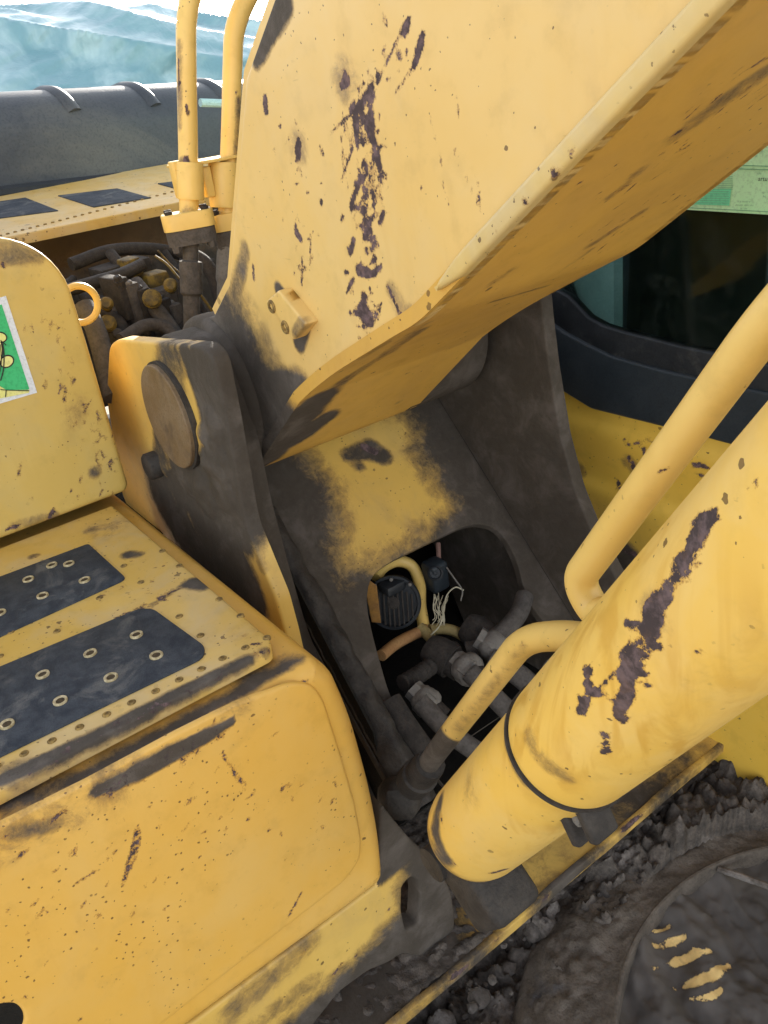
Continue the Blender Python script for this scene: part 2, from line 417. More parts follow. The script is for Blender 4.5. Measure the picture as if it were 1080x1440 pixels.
def FZ(z): return Frame((0, 0, z), (0, 0, 1), (1, 0, 0), (0, 1, 0))
def sheet(name, fr, poly, mat, parent, thick=.01, bevel=.002, step=None, holes=(), edge=.02, bseg=3, warp=None, rad=0, relief=None, **kw):
    """a real plate: face, rounded rim, sides and back, from an outline in the plate's own plane"""
    if rad: poly = round_poly(poly, rad)
    st = step or edge
    loops0 = []
    for k, l in enumerate([poly]+list(holes)):
        l = resample([np.array(p, float) for p in l], st)
        a = area2(l)
        if (a < 0) == (k == 0): l = l[::-1]
        loops0.append(l)
    ins = [inset(l, bevel) for l in loops0] if bevel > 0 else loops0
    V2, F, nb = fill(ins, step)
    V = [fr.to3(V2)]; F = list(F); cur = 0; tot = len(V2); off = 0
    lastidx = []
    for l, i_ in zip(loops0, ins):
        n = len(l); prev = list(range(off, off+n)); off += n
        rings = []
        if bevel > 0:
            for k in range(1, bseg+1):
                a = k/bseg*math.pi/2; rings.append((i_+(l-i_)*math.sin(a), bevel*(1-math.cos(a))))
        nd = max(1, int(thick/(.05 if not step else max(step*3, .02))))
        for k in range(1, nd+1): rings.append((l, bevel+(thick-bevel)*k/nd))
        for q, h in rings:
            V.append(fr.to3(q, h)); now = list(range(tot, tot+n)); tot += n
            F += [(prev[j], prev[(j+1) % n], now[(j+1) % n], now[j]) for j in range(n)]
            prev = now
        lastidx += prev
    Vb, Fb, nbb = fill(loops0, None)
    base_ix = list(lastidx)
    if len(Vb) > nbb:
        V.append(fr.to3(Vb[nbb:], thick)); base_ix += list(range(tot, tot+len(Vb)-nbb)); tot += len(Vb)-nbb
    F += [tuple(base_ix[k] for k in f) for f in Fb]
    V = np.concatenate(V)
    if relief is not None: V = V + fr.n*relief(V)[:, None]
    if warp is not None: V = warp(V)
    return mesh_obj(name, V, F, mat, parent, **kw)

def catmull(P, n=8):
    P = [np.array(p, float) for p in P]
    if len(P) == 2: return [P[0]+(P[1]-P[0])*t for t in np.linspace(0, 1, n+1)]
    Q = [2*P[0]-P[1]]+P+[2*P[-1]-P[-2]]; out = []
    for i in range(1, len(Q)-2):
        for k in range(n):
            t = k/n; a, b, c, d = Q[i-1:i+3]
            out.append(.5*((2*b)+(-a+c)*t+(2*a-5*b+4*c-d)*t*t+(-a+3*b-3*c+d)*t**3))
    out.append(P[-1]); return out
def bend(P, rad, n=8):
    """straight runs with circular-like bends (bent steel pipe)"""
    P = [np.array(p, float) for p in P]; out = [P[0]]
    for i in range(1, len(P)-1):
        r = rad[i-1] if hasattr(rad, '__len__') else rad
        a, b = P[i-1]-P[i], P[i+1]-P[i]; la, lb = np.linalg.norm(a), np.linalg.norm(b); t = min(r, la*.49, lb*.49)
        A, B = P[i]+a/la*t, P[i]+b/lb*t
        for k in range(n+1):
            s = k/n; out.append((1-s)**2*A+2*s*(1-s)*P[i]+s*s*B)
    out.append(P[-1]); return out
def sweep(path, rad, segs=16, cap=True):
    path = [np.array(p, float) for p in path]; n = len(path)
    rad = [rad]*n if not hasattr(rad, '__len__') else list(rad)
    T = [path[min(i+1, n-1)]-path[max(i-1, 0)] for i in range(n)]; T = [t/max(np.linalg.norm(t), 1e-9) for t in T]
    a = np.cross(T[0], [0, 0, 1] if abs(T[0][2]) < .9 else [1, 0, 0]); a /= np.linalg.norm(a)
    V, F = [], []
    for i in range(n):
        a = a-T[i]*(a@T[i]); a /= np.linalg.norm(a); b = np.cross(T[i], a)
        for k in range(segs):
            w = 2*math.pi*k/segs; V.append(path[i]+rad[i]*(a*math.cos(w)+b*math.sin(w)))
    for i in range(n-1):
        for k in range(segs):
            k2 = (k+1) % segs; F.append((i*segs+k, i*segs+k2, (i+1)*segs+k2, (i+1)*segs+k))
    if cap: F.append(tuple(range(segs))[::-1]); F.append(tuple(range((n-1)*segs, n*segs)))
    return np.array(V), F
def dense(path, step):
    out = [path[0]]
    for a, b in zip(path[:-1], path[1:]):
        L = np.linalg.norm(b-a); k = max(1, int(L/step))
        out += [a+(b-a)*(j+1)/k for j in range(k)]
    return out
def tube(name, path, rad, mat, parent, segs=16, step=None, **kw):
    if step:
        p2 = dense([np.array(p, float) for p in path], step)
    else: p2 = path
    V, F = sweep(p2, rad, segs); return mesh_obj(name, V, F, mat, parent, **kw)
def lathe(p0, p1, prof, segs=24):
    """prof: (distance from p0 along p0->p1, radius)"""
    p0, p1 = np.array(p0, float), np.array(p1, float); t = (p1-p0)/np.linalg.norm(p1-p0)
    a = np.cross(t, [0, 0, 1] if abs(t[2]) < .9 else [1, 0, 0]); a /= np.linalg.norm(a); b = np.cross(t, a)
    V, F = [], []
    for s, r in prof:
        for k in range(segs):
            w = 2*math.pi*(k+.5)/segs; V.append(p0+t*s+max(r, 1e-4)*(a*math.cos(w)+b*math.sin(w)))
    n = len(prof)
    for i in range(n-1):
        for k in range(segs):
            k2 = (k+1) % segs; F.append((i*segs+k, i*segs+k2, (i+1)*segs+k2, (i+1)*segs+k))
    F.append(tuple(range(segs))[::-1]); F.append(tuple(range((n-1)*segs, n*segs)))
    return np.array(V), F
def box(lo, hi, bev=.004, seg=2, cuts=0, rot=None, piv=None):
    bm = bmesh.new(); bmesh.ops.create_cube(bm, size=1)
    lo, hi = np.array(lo, float), np.array(hi, float)
    for v in bm.verts: v.co = Vector((lo+hi)/2+np.array(v.co)*(hi-lo))
    if bev: bmesh.ops.bevel(bm, geom=list(bm.edges), offset=bev, segments=seg, profile=.5, affect='EDGES')
    if cuts: bmesh.ops.subdivide_edges(bm, edges=[e for e in bm.edges if e.calc_length() > bev*2.5], cuts=cuts, use_grid_fill=True)
    V = np.array([v.co[:] for v in bm.verts]); F = [[v.index for v in f.verts] for f in bm.faces]; bm.free()
    if rot is not None:
        c = np.array(piv) if piv is not None else (lo+hi)/2; V = (V-c)@np.array(rot).T+c
    return V, F
def join(*parts):
    V, F, o = [], [], 0
    for v, f in parts:
        V.append(v); F += [tuple(i+o for i in q) for q in f]; o += len(v)
    return np.concatenate(V), F
def lump(c, r, seed, amp=.35, sub=2, sq=(1, 1, 1)):
    bm = bmesh.new(); bmesh.ops.create_icosphere(bm, subdivisions=sub, radius=1)
    V = np.array([v.co[:] for v in bm.verts]); F = [[v.index for v in f.verts] for f in bm.faces]; bm.free()
    k = 1+amp*2*fbm(V+seed*3.7, 1.6, 3)
    return np.array(c)+V*k[:, None]*np.array(sq)*r, F
def rotm(axis, ang):
    return np.array(Matrix.Rotation(ang, 3, Vector(axis)))
def grid_surf(fn, nu, nv):
    V = np.array([fn(i/nu, j/nv) for i in range(nu+1) for j in range(nv+1)])
    F = [(i*(nv+1)+j, (i+1)*(nv+1)+j, (i+1)*(nv+1)+j+1, i*(nv+1)+j+1) for i in range(nu) for j in range(nv)]
    return V, F
def clone(o, loc, parent, rot=None):
    c = o.copy(); COL.objects.link(c); c.parent = parent; c.location = loc
    if rot is not None: c.rotation_euler = rot
    return c

def scratches(u0, v0, u1, v1, n, spread, length, seed, r=.7, ang=None):
    rr = random.Random(seed); out = []
    a = math.atan2(v1-v0, u1-u0) if ang is None else ang
    for _ in range(n):
        t = rr.random(); off = rr.gauss(0, spread); L = length*rr.uniform(.3, 1.4); w = r*rr.uniform(.6, 1.7)
        u = u0+(u1-u0)*t-math.sin(a)*off; v = v0+(v1-v0)*t+math.cos(a)*off; b = a+rr.uniform(-.12, .12)
        out.append(f'{u:.1f},{v:.1f},{w*.4:.2f} {u+L*.5*math.cos(b):.1f},{v+L*.5*math.sin(b):.1f},{w:.2f} {u+L*math.cos(b):.1f},{v+L*math.sin(b):.1f},{w*.3:.2f}')
    return out
def spatter(st, n, spread, r, seed):
    rr = random.Random(seed); P = px2(st); out = []
    for _ in range(n):
        i = rr.randrange(max(1, len(P)-1)); t = rr.random(); a, b = P[i], P[min(i+1, len(P)-1)]
        u, v = a[0]+(b[0]-a[0])*t+rr.gauss(0, spread), a[1]+(b[1]-a[1])*t+rr.gauss(0, spread*1.3)
        w = r*rr.choice((.5, .7, 1, 1, 1.6)); du, dv = rr.gauss(0, r*1.6), rr.gauss(0, r*3)
        out.append(f'{u:.1f},{v:.1f},{w:.2f} {u+du:.1f},{v+dv:.1f},{w*.5:.2f}')
    return out
# ================================================================== SETTING
def ground_fn(s, t):
    x, y = -60+120*s, -60+120*t
    return (x, y, -1.45)
V, F = grid_surf(ground_fn, 24, 24)
tag(mesh_obj('ground', V, F, 'ground'), kind='structure')

# ================================================================== SWING FRAME (brackets, inner panel, front plate, deck)
frame = thing('swing_frame', 'grease caked yellow steel frame with two upright boom brackets and an opening between them', 'machine frame', (.2, .3, -.75))
YN, YF = 0.0, .56                       # outer face of the near bracket, inner face of the far bracket
# near bracket
fr = FY(YN)
pb = fr.poly('164,477 283,487 300,505 318,590 345,738 388,842')
pb += [np.array((.232, -.30)), np.array((.235, -.62)), np.array((-.36, -.62)), fr.pick(170, 690), fr.pick(149, 560), fr.pick(153, 486)]
def brk_relief(V):
    r = np.zeros(len(V)); f = V[:, 1] < YN+.002
    for u, v, rr, h in ((300, 640, .05, .020), (285, 690, .045, .014), (262, 668, .04, .016), (312, 690, .04, .012), (300, 600, .03, .012), (230, 655, .02, .006)):
        c = PY(u, v, YN); d = np.linalg.norm(V-c, axis=1); k = np.clip(1-d/rr, 0, 1)
        r = np.maximum(r, h*np.sqrt(k)*(.55+1.6*np.clip(fbm(V, 38, 4)+.12, -.2, .5)))
    return np.where(f, r, 0)
sheet('bracket_plate', fr, pb, 'frame', frame, thick=.023, bevel=.005, step=.006, rad=[.03, .03, .03, .02, .02, .01, 0, 0, 0, .01, .03, .02], relief=brk_relief,
      grimes=[('285,490,22 300,560,40 320,660,44 335,740,26', 40, .95), ('240,500,22 240,560,26 250,640,30', 44, .62), ('262,500,8 285,560,14 302,640,16 285,690,26 250,690,24', 26, 1.0), ('260,680,50 300,740,70 340,820,45', 45, 1.0), ('230,700,30 300,820,40', 60, .9),
              ('225,540,10 228,640,16 235,700,30', 26, .7), ('290,495,20 312,560,22 330,650,22 345,720,16', 24, 1.0), ('350,750,4 368,800,3', 14, .45)])
fr2 = FY(YN+.022)
pb2 = FY(YN+.072).poly('300,470 322,500 345,560 362,620 378,700 402,790 428,880 470,990 520,1110 560,1200')
pb2 += [np.array((.30, -.75)), np.array((-.2, -.75)), np.array((-.2, .0)), np.array((-.02, .115))]
sheet('bracket_liner', fr2, pb2, 'frame', frame, thick=.053, bevel=.004, edge=.012, rad=.02, grime_all=1.0)
# far bracket
frb = FY(YF)
pf = frb.poly('690,300 758,380 764,448 773,520 789,615 809,690 834,752 874,828 930,880 930,980 700,1000 560,640')
sheet('bracket_plate', frb, pf, 'frame', frame, thick=.024, bevel=.004, step=.014, rad=.008, grime_all=.95,
      grimes=[('690,480,30 740,520,30', 20, 1.3)])
# inner panel with the service opening
PN = np.array((.74, 0, .672)); PN /= np.linalg.norm(PN)
PO = np.array((.077, YF, -.318))
frp = Frame(PO, PN, (0, -1, 0), np.cross(PN, (0, -1, 0)))
if frp.v[2] < 0: frp.v = -frp.v
opening = frp.poly('520,812 548,790 600,765 650,741 672,736 697,742 714,762 728,792 735,822 745,850 790,905 800,960 690,1030 640,1120 612,1090 572,1030 545,968 526,900 515,850')
opening = round_poly(opening, .02, 3)
ul = frp.pick(380, 560); ur = frp.pick(760, 470)
x_l = frp.to2(np.array((0, .075, 0)))[0]; x_r = frp.to2(np.array((0, YF, 0)))[0]
ptop = .30; pbot = frp.to2(np.array((.33, .3, -.60)))[1]
ppoly = [np.array((x_l, pbot)), np.array((x_l, ptop)), np.array((x_r, ptop)), np.array((x_r, pbot))]
patch = np.array(frp.poly('395,606 480,588 558,565 578,588 592,630 612,672 634,712 625,726 598,742 562,764 522,785 487,790 478,742 470,694 446,664 430,640'))
def panel_grime(V, g):
    q = frp.to2(V); ed = edge_dist(q, patch); ins_ = inside(q, patch); sd = np.where(ins_, -ed, ed)
    w = .5+sd/.11+fbm(V, 9, 3)*.45
    return np.maximum(np.clip(w, 0, 1), g)
sheet('inner_panel', frp, ppoly, 'frame', frame, thick=.016, bevel=.002, step=.009, holes=[opening], grime_fn=panel_grime,
      grimes=[('490,640,6 520,632,11 540,642,7', 16, .75), ('505,655,4', 14, .6)], chips=['512,628,6 528,636,5', '497,652,3'])
# weld along the far joint and caked grease ridge along the near joint
wj = [PO+np.array((-.193*t*.0, 0, 0)) for t in (0,)]
wl = [frp.to3(np.array((x_r-.004, s))) for s in np.linspace(pbot, .25, 30)]
tube('weld_bead', wl, .0045, 'dustdk', frame, segs=8)
def ridge(s, t):
    zz = -.16-.46*s; base = PO+np.array((0, 0, 0)); x = base[0]+(base[2]-zz)*(.672/.74)
    w = (t-.5)*2
    p = np.array((x+.02+.02*(1-w*w), .076+.055*t, zz+.02*(1-w*w)))
    return p
V, F = grid_surf(ridge, 70, 10); V = V+PN*(fbm(V, 40, 4)*.03+fbm(V, 120, 2)*.006)[:, None]
mesh_obj('grease_ridge', V, F, 'greasy', frame, smooth=60)
# near black walls added behind the opening so it stays dark
def wall(name, pts, mat='cavity', parent=frame, th=.004):
    P = [np.array(p, float) for p in pts]; n = np.cross(P[1]-P[0], P[2]-P[0]); n /= np.linalg.norm(n)
    V = np.array(P+[p+n*th for p in P]); k = len(P)
    F = [tuple(range(k)), tuple(range(k, 2*k))[::-1]]+[(i, (i+1) % k, k+(i+1) % k, k+i) for i in range(k)]
    return mesh_obj(name, V, F, mat, parent, smooth=0)
wall('added_bay_back', [(-.42, .06, -.05), (-.42, .62, -.05), (-.42, .62, -.8), (-.42, .06, -.8)])
wall('added_bay_floor', [(-.42, .06, -.72), (-.42, .62, -.72), (.30, .62, -.72), (.30, .06, -.72)])
wall('added_bay_side', [(-.42, .078, .0), (-.1, .078, .0), (.3, .078, -.5), (.3, .078, -.8), (-.42, .078, -.8)])
wall('added_bay_side', [(-.42, .60, -.05), (.2, .60, .1), (.3, .60, -.8), (-.42, .60, -.8)])
wall('bay_light_block', [(-.42, .08, -.05), (-.42, .6, -.05), (-.20, .6, -.03), (-.20, .08, -.03)])  # added lid that blocks light from falling into the opening
# front plate under the tool box, its gusset and the deck
ff = FX(.438)
sk = ff.poly('150,1500 275,1436 530,1245 534,1180 536,1130 575,1178 612,1213 634,1250 641,1290 637,1352 622,1366 595,1347 564,1342 546,1355 518,1366 477,1396 444,1438 380,1530')
sh = ff.poly('566,1246 578,1233 588,1238 591,1262 589,1300 571,1309 565,1280')
def skirt_grime(V, g):
    q = np.array([(720+0, 0)]); d = (V-CAM); z = d@_d; u = 540+FPX*(d@R2)/z; v = 720-FPX*(d@U2)/z
    w = (u-548)/60+(v-1300)/150; w2 = ((v-1290)-(540-u)*.72)/46-1.0
    return np.maximum(g, np.clip(np.maximum(w, w2), 0, 1))
def skirt_grime(V, g, a=PX(556, 1240, .438), b=PX(516, 1352, .438), c=PX(440, 1425, .438)):
    w = (V[:, 1]-a[1])/.07+.35-(V[:, 2]-a[2])*2.2
    zl = np.interp(V[:, 1], [c[1], b[1], a[1]], [c[2], b[2], b[2]+.02])
    hi = PX(545, 1236, .438)[2]; w = np.maximum(w, np.where(V[:, 1] > PX(531, 1245, .438)[1], (V[:, 2]-hi)/.02+.6, 0))
    return np.maximum(g, np.clip(np.maximum(w, .6+(zl+.020-V[:, 2])/.06), 0, 1))
sheet('front_skirt', ff, sk, 'frame', frame, thick=.03, bevel=.005, step=.007, rad=[0, 0, .004, 0, 0, .01, .02, .02, .02, .01, .006, .01, .01, .01, .01, .01, 0, 0], holes=[round_poly(sh, .008, 3)], grime_fn=skirt_grime,
      grimes=[('430,1330,3 330,1420,5', 40, .42), ('440,1380,4 350,1450,6', 30, .35)], chips=['427,1340,4', '384,1325,2', '546,1280,3', '420,1440,3', '470,1370,3 480,1355,2', '500,1345,3'])
ZD = -.84
XS = float(PZ(770, 1260, ZD)[0])      # front edge of the deck
sheet('deck', FZ(ZD), [np.array(p) for p in [(.10, -.5), (XS-.003, -.5), (XS-.003, .95), (.10, .95)]], 'frame', frame, thick=.02, bevel=0, step=.02, grime_fn=lambda V, g: np.clip(.46+fbm(V, 11, 5)*1.7+np.clip((.12-V[:, 1])/.12, 0, 1)*.7, 0, 1))
V, F = box((XS-.012, -.45, ZD-.018), (XS, .95, ZD+.004), .003, 2, cuts=60)
V = V+np.array((0, 0, 1))*(fbm(V, 18, 3)*.010)[:, None]
mesh_obj('edge_strip', V, F, 'frame', frame, grime_fn=lambda V, g: np.clip(.50+fbm(V, 13, 4)*1.7, 0, 1), chips=['640,1372,5 655,1360,3', '760,1270,4 775,1255,4', '700,1320,3', '880,1165,5 900,1148,4'])
# mud lying on the deck behind the strip
def deckmud(s, t):
    x = .20+(XS-.012-.20)*s; y = -.5+1.3*t
    return (x, y, ZD-.004+.012*max(0, 1-s*1.1))
V, F = grid_surf(deckmud, 60, 220); n0 = fbm(V, 14, 5); V[:, 2] += np.abs(fbm(V+3, 40, 5))*.045*np.clip(1-(V[:, 1]-.1)/.2, 0, 1)+n0*.03+fbm(V, 90, 3)*.012-.05*np.clip((V[:, 1]-.12)/.16, 0, 1)*np.clip((V[:, 0]-.3)/.08, 0, 1)
tag(mesh_obj('deck_mud', V, F, 'mud', frame, smooth=60), kind='stuff')

# ================================================================== PIN
pin = thing('boom_pin', 'round dusty steel pin end in the near bracket holding the foot of the boom', 'pin', (0, 0, 0))
V, F = lathe((.004, .005, -.004), (0, -1, 0), [(0, .086), (.012, .086), (.012, .02)], 64)
mesh_obj('pin_collar', V, F, 'greasy', pin, smooth=30)
V, F = lathe((.001, -.006, -.004), (0, -1, 0), [(0, .082), (.0065, .082), (.008, .0805), (.008, 0)], 64)
mesh_obj('pin_cap', V, F, rough_mat('worn_pin_steel', (.17, .105, .05), (.22, .155, .095), 22, .6, .0015, c3=(.10, .07, .05)), pin, smooth=30)
a = PY(222, 652, YN)
V, F = lathe(a+np.array((0, .01, 0)), a+np.array((0, -1, 0)), [(0, .024), (.028, .024), (.031, .021), (.031, 0)], 20)
mesh_obj('lock_bolt', V, F, 'greasy', pin, smooth=50)

# ================================================================== BOOM
YB, YE = .085, .412
boom = thing('boom', 'massive pale yellow excavator boom rising to the right with scraped side plate', 'excavator boom', (.0, .28, 0))
fb = FY(YB)
# lower edge of the side plate in X-Z, taken on the plane
low = fb.poly('392,596 455,534 556,472 592,452')
far_end = fb.pick(1032, 2); d_ = far_end-low[-1]; d_ /= np.linalg.norm(d_)
end = low[-1]+d_*.95
up = fb.poly('300,445 322,400 346,110 378,20')
ud = up[-1]-up[-2]; ud /= np.linalg.norm(ud)
uend = up[-1]+ud*.12
boss = [np.array((.128*math.cos(a), .128*math.sin(a))) for a in np.radians(np.linspace(118, 318, 24))]
side = [low[0], low[1], low[2], low[3], end, end+np.array((-.40, .48)), uend+np.array((.12, .16)), uend, up[2], up[1], up[0]]+boss
def foot_grime(V, g):
    r = np.hypot(V[:, 0], V[:, 2]); return np.maximum(g, np.clip((.265-r)/.12, 0, 1))
boom_chips = ['575,28,4 567,45,6', '594,50,5 588,75,6 583,92,4', '580,95,1.5 556,130,.8', '540,22,2 543,35,2', '558,58,1.5 545,85,1.2 530,118,2', '541,65,1.5 538,78,1.5',
 '483,98,3 487,114,8 481,121,5', '523,122,5 512,140,5 500,155,5 500,175,6 503,204,4', '510,165,4 522,190,6 530,215,5 536,240,3 538,258,2', '520,135,4 523,190,4', '495,160,1.6 465,187,1.2',
 '497,205,1.3 480,255,1', '523,190,5', '505,255,4 498,275,4 493,292,3', '500,258,3', '515,308,5 509,320,3', '540,298,3 534,312,4', '520,322,5 511,334,3 528,335,3', '497,338,4 492,356,4', '516,353,5',
 '505,380,7 515,383,7 525,385,4 537,374,3', '497,393,3 487,412,2', '512,417,6', '512,440,13 518,450,10', '492,440,3', '532,440,3', '373,138,5 374,156,5', '420,199,5 419,215,7', '394,178,2.5', '416,172,2.5',
 '451,206,2 454,216,2.5', '452,284,4', '452,258,1.6', '415,315,2 418,330,5 423,337,4', '356,373,2 357,392,2.5', '501,488,2.5', '545,402,3 565,446,3', '480,190,1 480,196,1', '640,135,.9 645,165,.7',
 '425,360,1.3 424,400,1.6', '437,330,1.2 436,370,1', '590,70,1.5', '545,210,1 543,205,1', '593,265,1.4', '646,210,1.3', '520,260,3 510,264,2', '532,345,2 522,350,3', '508,365,2', '512,230,4 517,245,3']
sheet('side_plate', fb, side, 'boom', boom, thick=.016, bevel=.003, step=.0045, rad=[.03, .05, .05, .09]+[0]*7+[0]*24, chips=boom_chips+spatter('523,115,0 508,160,0 522,205,0 535,255,0', 46, 9, 2.2, 1)+spatter('535,260,0 505,290,0 512,340,0', 40, 11, 2.0, 2)+spatter('505,375,0 512,445,0 518,460,0', 34, 12, 2.0, 3)+spatter('420,190,0 420,330,0 430,400,0', 30, 10, 1.1, 4)+spatter('575,30,0 545,110,0', 14, 6, 1.5, 5)+scratches(495, 150, 520, 260, 14, 12, 40, 21, .8, 1.35)+scratches(600, 120, 660, 250, 6, 20, 40, 22, .5, 1.3), chipk=1.2, grime_fn=foot_grime, chipw=.0085,
      grimes=[('392,407,5 410,435,7 428,455,9 420,482,9', 10, .95), ('400,3,14 378,40,13 360,84,5', 12, .9), ('552,410,2 566,440,5 590,447,5', 18, .42), ('485,113,5', 34, .38), ('420,208,5', 30, .34),  # first stroke paints the bolted block's shadow on the plate
              ('330,420,8 345,350,4', 16, .55), ('430,570,18 500,515,6 556,480,4', 34, .62), ('315,480,26 350,530,36 385,570,40 425,560,22', 34, .95), ('600,440,2 700,350,1 800,250,1', 14, .3)])
sheet('side_plate', FY(YE-.016), side, 'under', boom, thick=.016, bevel=.003, edge=.02, rad=[.03, .05, .05, .09]+[0]*7+[0]*24)
# bottom plate: foot part and main part, its edge standing proud of the side plate
def ribbon(name, prof, y0, y1, th, mat, parent, ny=70, step=.012, **kw):
    P = dense([np.array(p, float) for p in prof], step); n = len(P)
    T = [P[min(i+1, n-1)]-P[max(i-1, 0)] for i in range(n)]
    Nn = [np.array((t[1], -t[0]))/np.linalg.norm(t) for t in T]
    V, F = [], []
    ys = np.linspace(y0, y1, ny+1)
    for i in range(n):
        for y in ys: q = P[i]+Nn[i]*th; V.append((q[0], y, q[1]))
    for i in range(n):
        for y in ys: V.append((P[i][0], y, P[i][1]))
    w = ny+1
    for i in range(n-1):
        for j in range(ny):
            a = i*w+j; F.append((a, a+1, a+w+1, a+w)); F.append(tuple(k+n*w for k in (a, a+w, a+w+1, a+1)))
        for j in (0, ny): a = i*w+j; F.append((a, a+w, a+w+n*w, a+n*w))
    for i in (0, n-1):
        for j in range(ny): a = i*w+j; F.append((a, a+1, a+1+n*w, a+n*w))
    return mesh_obj(name, V, F, mat, parent, **kw)
lowc = bend([np.array(p) for p in low]+[end], [.08, .1, .14], 8)
btm = [np.array((.128*math.cos(a), .128*math.sin(a))) for a in np.radians((262, 280, 296, 308))]
ribbon('bottom_plate', btm+list(lowc[1:]), YB-.0035, YE-.001, -.016, 'under', boom, ny=70, step=.007, chipw=.006,
       chips=scratches(820, 350, 950, 275, 26, 8, 26, 1)+scratches(850, 290, 960, 205, 26, 10, 28, 2)+scratches(940, 205, 1080, 95, 44, 16, 30, 3, .9)+scratches(790, 385, 840, 350, 9, 5, 20, 4)+scratches(690, 425, 760, 395, 8, 8, 16, 5)+scratches(790, 290, 880, 235, 8, 5, 20, 6)+scratches(500, 560, 680, 470, 16, 14, 16, 41, .6)
       +['808,262,2 818,256,3', '945,192,3 960,180,2', '880,250,2 900,238,1.5', '1060,92,4 1078,84,3', '850,330,1.5 870,318,1.2', '865,270,3 885,258,2'],
       grimes=[('830,345,2 900,300,2', 14, .34), ('860,275,2 900,240,3', 14, .34), ('950,190,3 1020,140,5 1080,100,9', 24, .42), ('690,400,2 720,380,2', 14, .3), ('790,380,1 830,352,1', 10, .34),
               ('385,610,34 420,590,26 450,560,12', 34, 1.0), ('366,650,24 385,632,26 420,612,24 455,590,10', 30, 1.0), ('560,480,2 600,455,2', 14, .35), ('690,425,1.5 770,402,1.5 840,386,1.5', 7, .5), ('720,490,4 780,430,4', 24, .45), ('560,566,2 650,535,2', 12, .3), ('470,545,8 540,500,4 590,465,3', 20, .45)])
# the pale plate edge along the side
e0 = np.array((low[-1][0], YB-.012, low[-1][1])); 
ndir = np.array((-d_[1], d_[0]))
fe = Frame((low[-1][0], YB-.0105, low[-1][1]), (0, -1, 0), (d_[0], 0, d_[1]), (-d_[1], 0, d_[0]))
sheet('plate_edge', fe, [(.05, .007), (.09, -.0005), (.95, -.0005), (.95, .0175), (.10, .0165), (.06, .012)], paint('rubbed_edge_paint', (.68, .47, .15), (.62, .45, .18), speck=1, wash=.4, washc=(.52, .42, .27)), boom, thick=.012, bevel=.004, step=.006, rad=[.01, 0, 0, 0, .02, .01],
      chips=['780,243,5 779,250,3', '806,208,4 800,213,3', '738,285,2', '700,325,1.5'], grimes=[('600,432,6 620,420,4', 20, .6)])
# other plates closing the box
ribbon('rear_plate', [np.array(uend)+(.12, .16), np.array(uend), up[2], up[1], up[0]], YB+.004, YE-.004, .012, 'boom', boom, ny=4)
# pivot boss with flared collar
V, F = lathe((0, YB+.02, 0), (0, -1, 0), [(0, .128), (.02, .128), (.027, .126), (.032, .120), (.036, .112), (.037, .05)], 48)
mesh_obj('pivot_boss', V, F, 'frame', boom, grime_fn=lambda V, g: np.ones(len(V))*.95)
V, F = lathe((0, YE-.02, 0), (0, 1, 0), [(0, .128), (.145, .128), (.148, .12), (.148, .0)], 48)
mesh_obj('pivot_boss', V, F, 'frame', boom, grime_fn=lambda V, g: np.ones(len(V))*.95)
V, F = lathe((0, YB, 0), (0, 1, 0), [(0, .127), (YE-YB, .127)], 48)
mesh_obj('pivot_tube', V, F, 'under', boom, grime_fn=lambda V, g: np.ones(len(V))*.8)
# small bolted block on the side plate
fl = FY(YB-.018)
lug = sheet('lug_block', fl, fl.poly('373,424 391,408 430,456 412,479'), 'boom', boom, thick=.018, bevel=.003, step=.005, rad=.004, chips=['390,415,1.5'], grimes=[('424,456,4 415,472,4', 10, .5)])
for (u, v) in ((383, 431), (402, 460)):
    c = PY(u, v, YB-.0175)
    V, F = lathe(c+np.array((0, .004, 0)), c+np.array((0, -1, 0)), [(0, .0085), (.0055, .0085), (.0065, .0075), (.0065, .0045), (.003, .004), (.003, 0)], 18)
    mesh_obj('bolt', V, F, 'rivet', lug, smooth=40)

# ================================================================== TOOL BOX
tb = thing('tool_box', 'yellow tool box with step plate top and scratched rounded front door', 'tool box', (.15, -.3, -.62))
fx = FX(.458)
body = [np.array(p) for p in [(-.75, -.193), (-.064, -.193), (-.044, -.222), (-.030, -.30), (-.022, -.42), (-.022, -.52), (-.030, -.607), (-.75, -.607)]]
sheet('body', fx, body, 'yellow', tb, thick=.73, bevel=.022, bseg=6, step=.008, rad=[0, .008, .03, .05, .05, .05, .02, 0],
      grimes=[('0,1135,5 60,1110,8 130,1080,8 220,1030,8 300,990,6 400,935,6', 12, .95), ('60,1120,8', 30, .6), ('180,700,12 215,735,12', 22, .95), ('210,735,8 260,765,10 330,815,6', 28, .62), ('340,820,6 440,900,3', 22, .42), ('415,925,7 350,955,6', 16, .6),
              ('0,1185,5 80,1150,8 200,1085,10', 60, .34)],
      chips=['432,955,1.5 427,960,2.5', '425,975,2 428,992,3', '345,830,4', '395,872,3'])
fd = FX(.462)
door = fd.poly('-120,1225 0,1160 120,1100 250,1030 330,990 410,960 440,962 456,985 480,1060 500,1130 509,1180 508,1208 488,1238 440,1276 362,1336 230,1440 100,1530 -120,1640')
hole = round_poly(fd.poly('-30,1425 0,1413 22,1412 33,1424 34,1440 20,1462 -30,1480'), .01, 4)
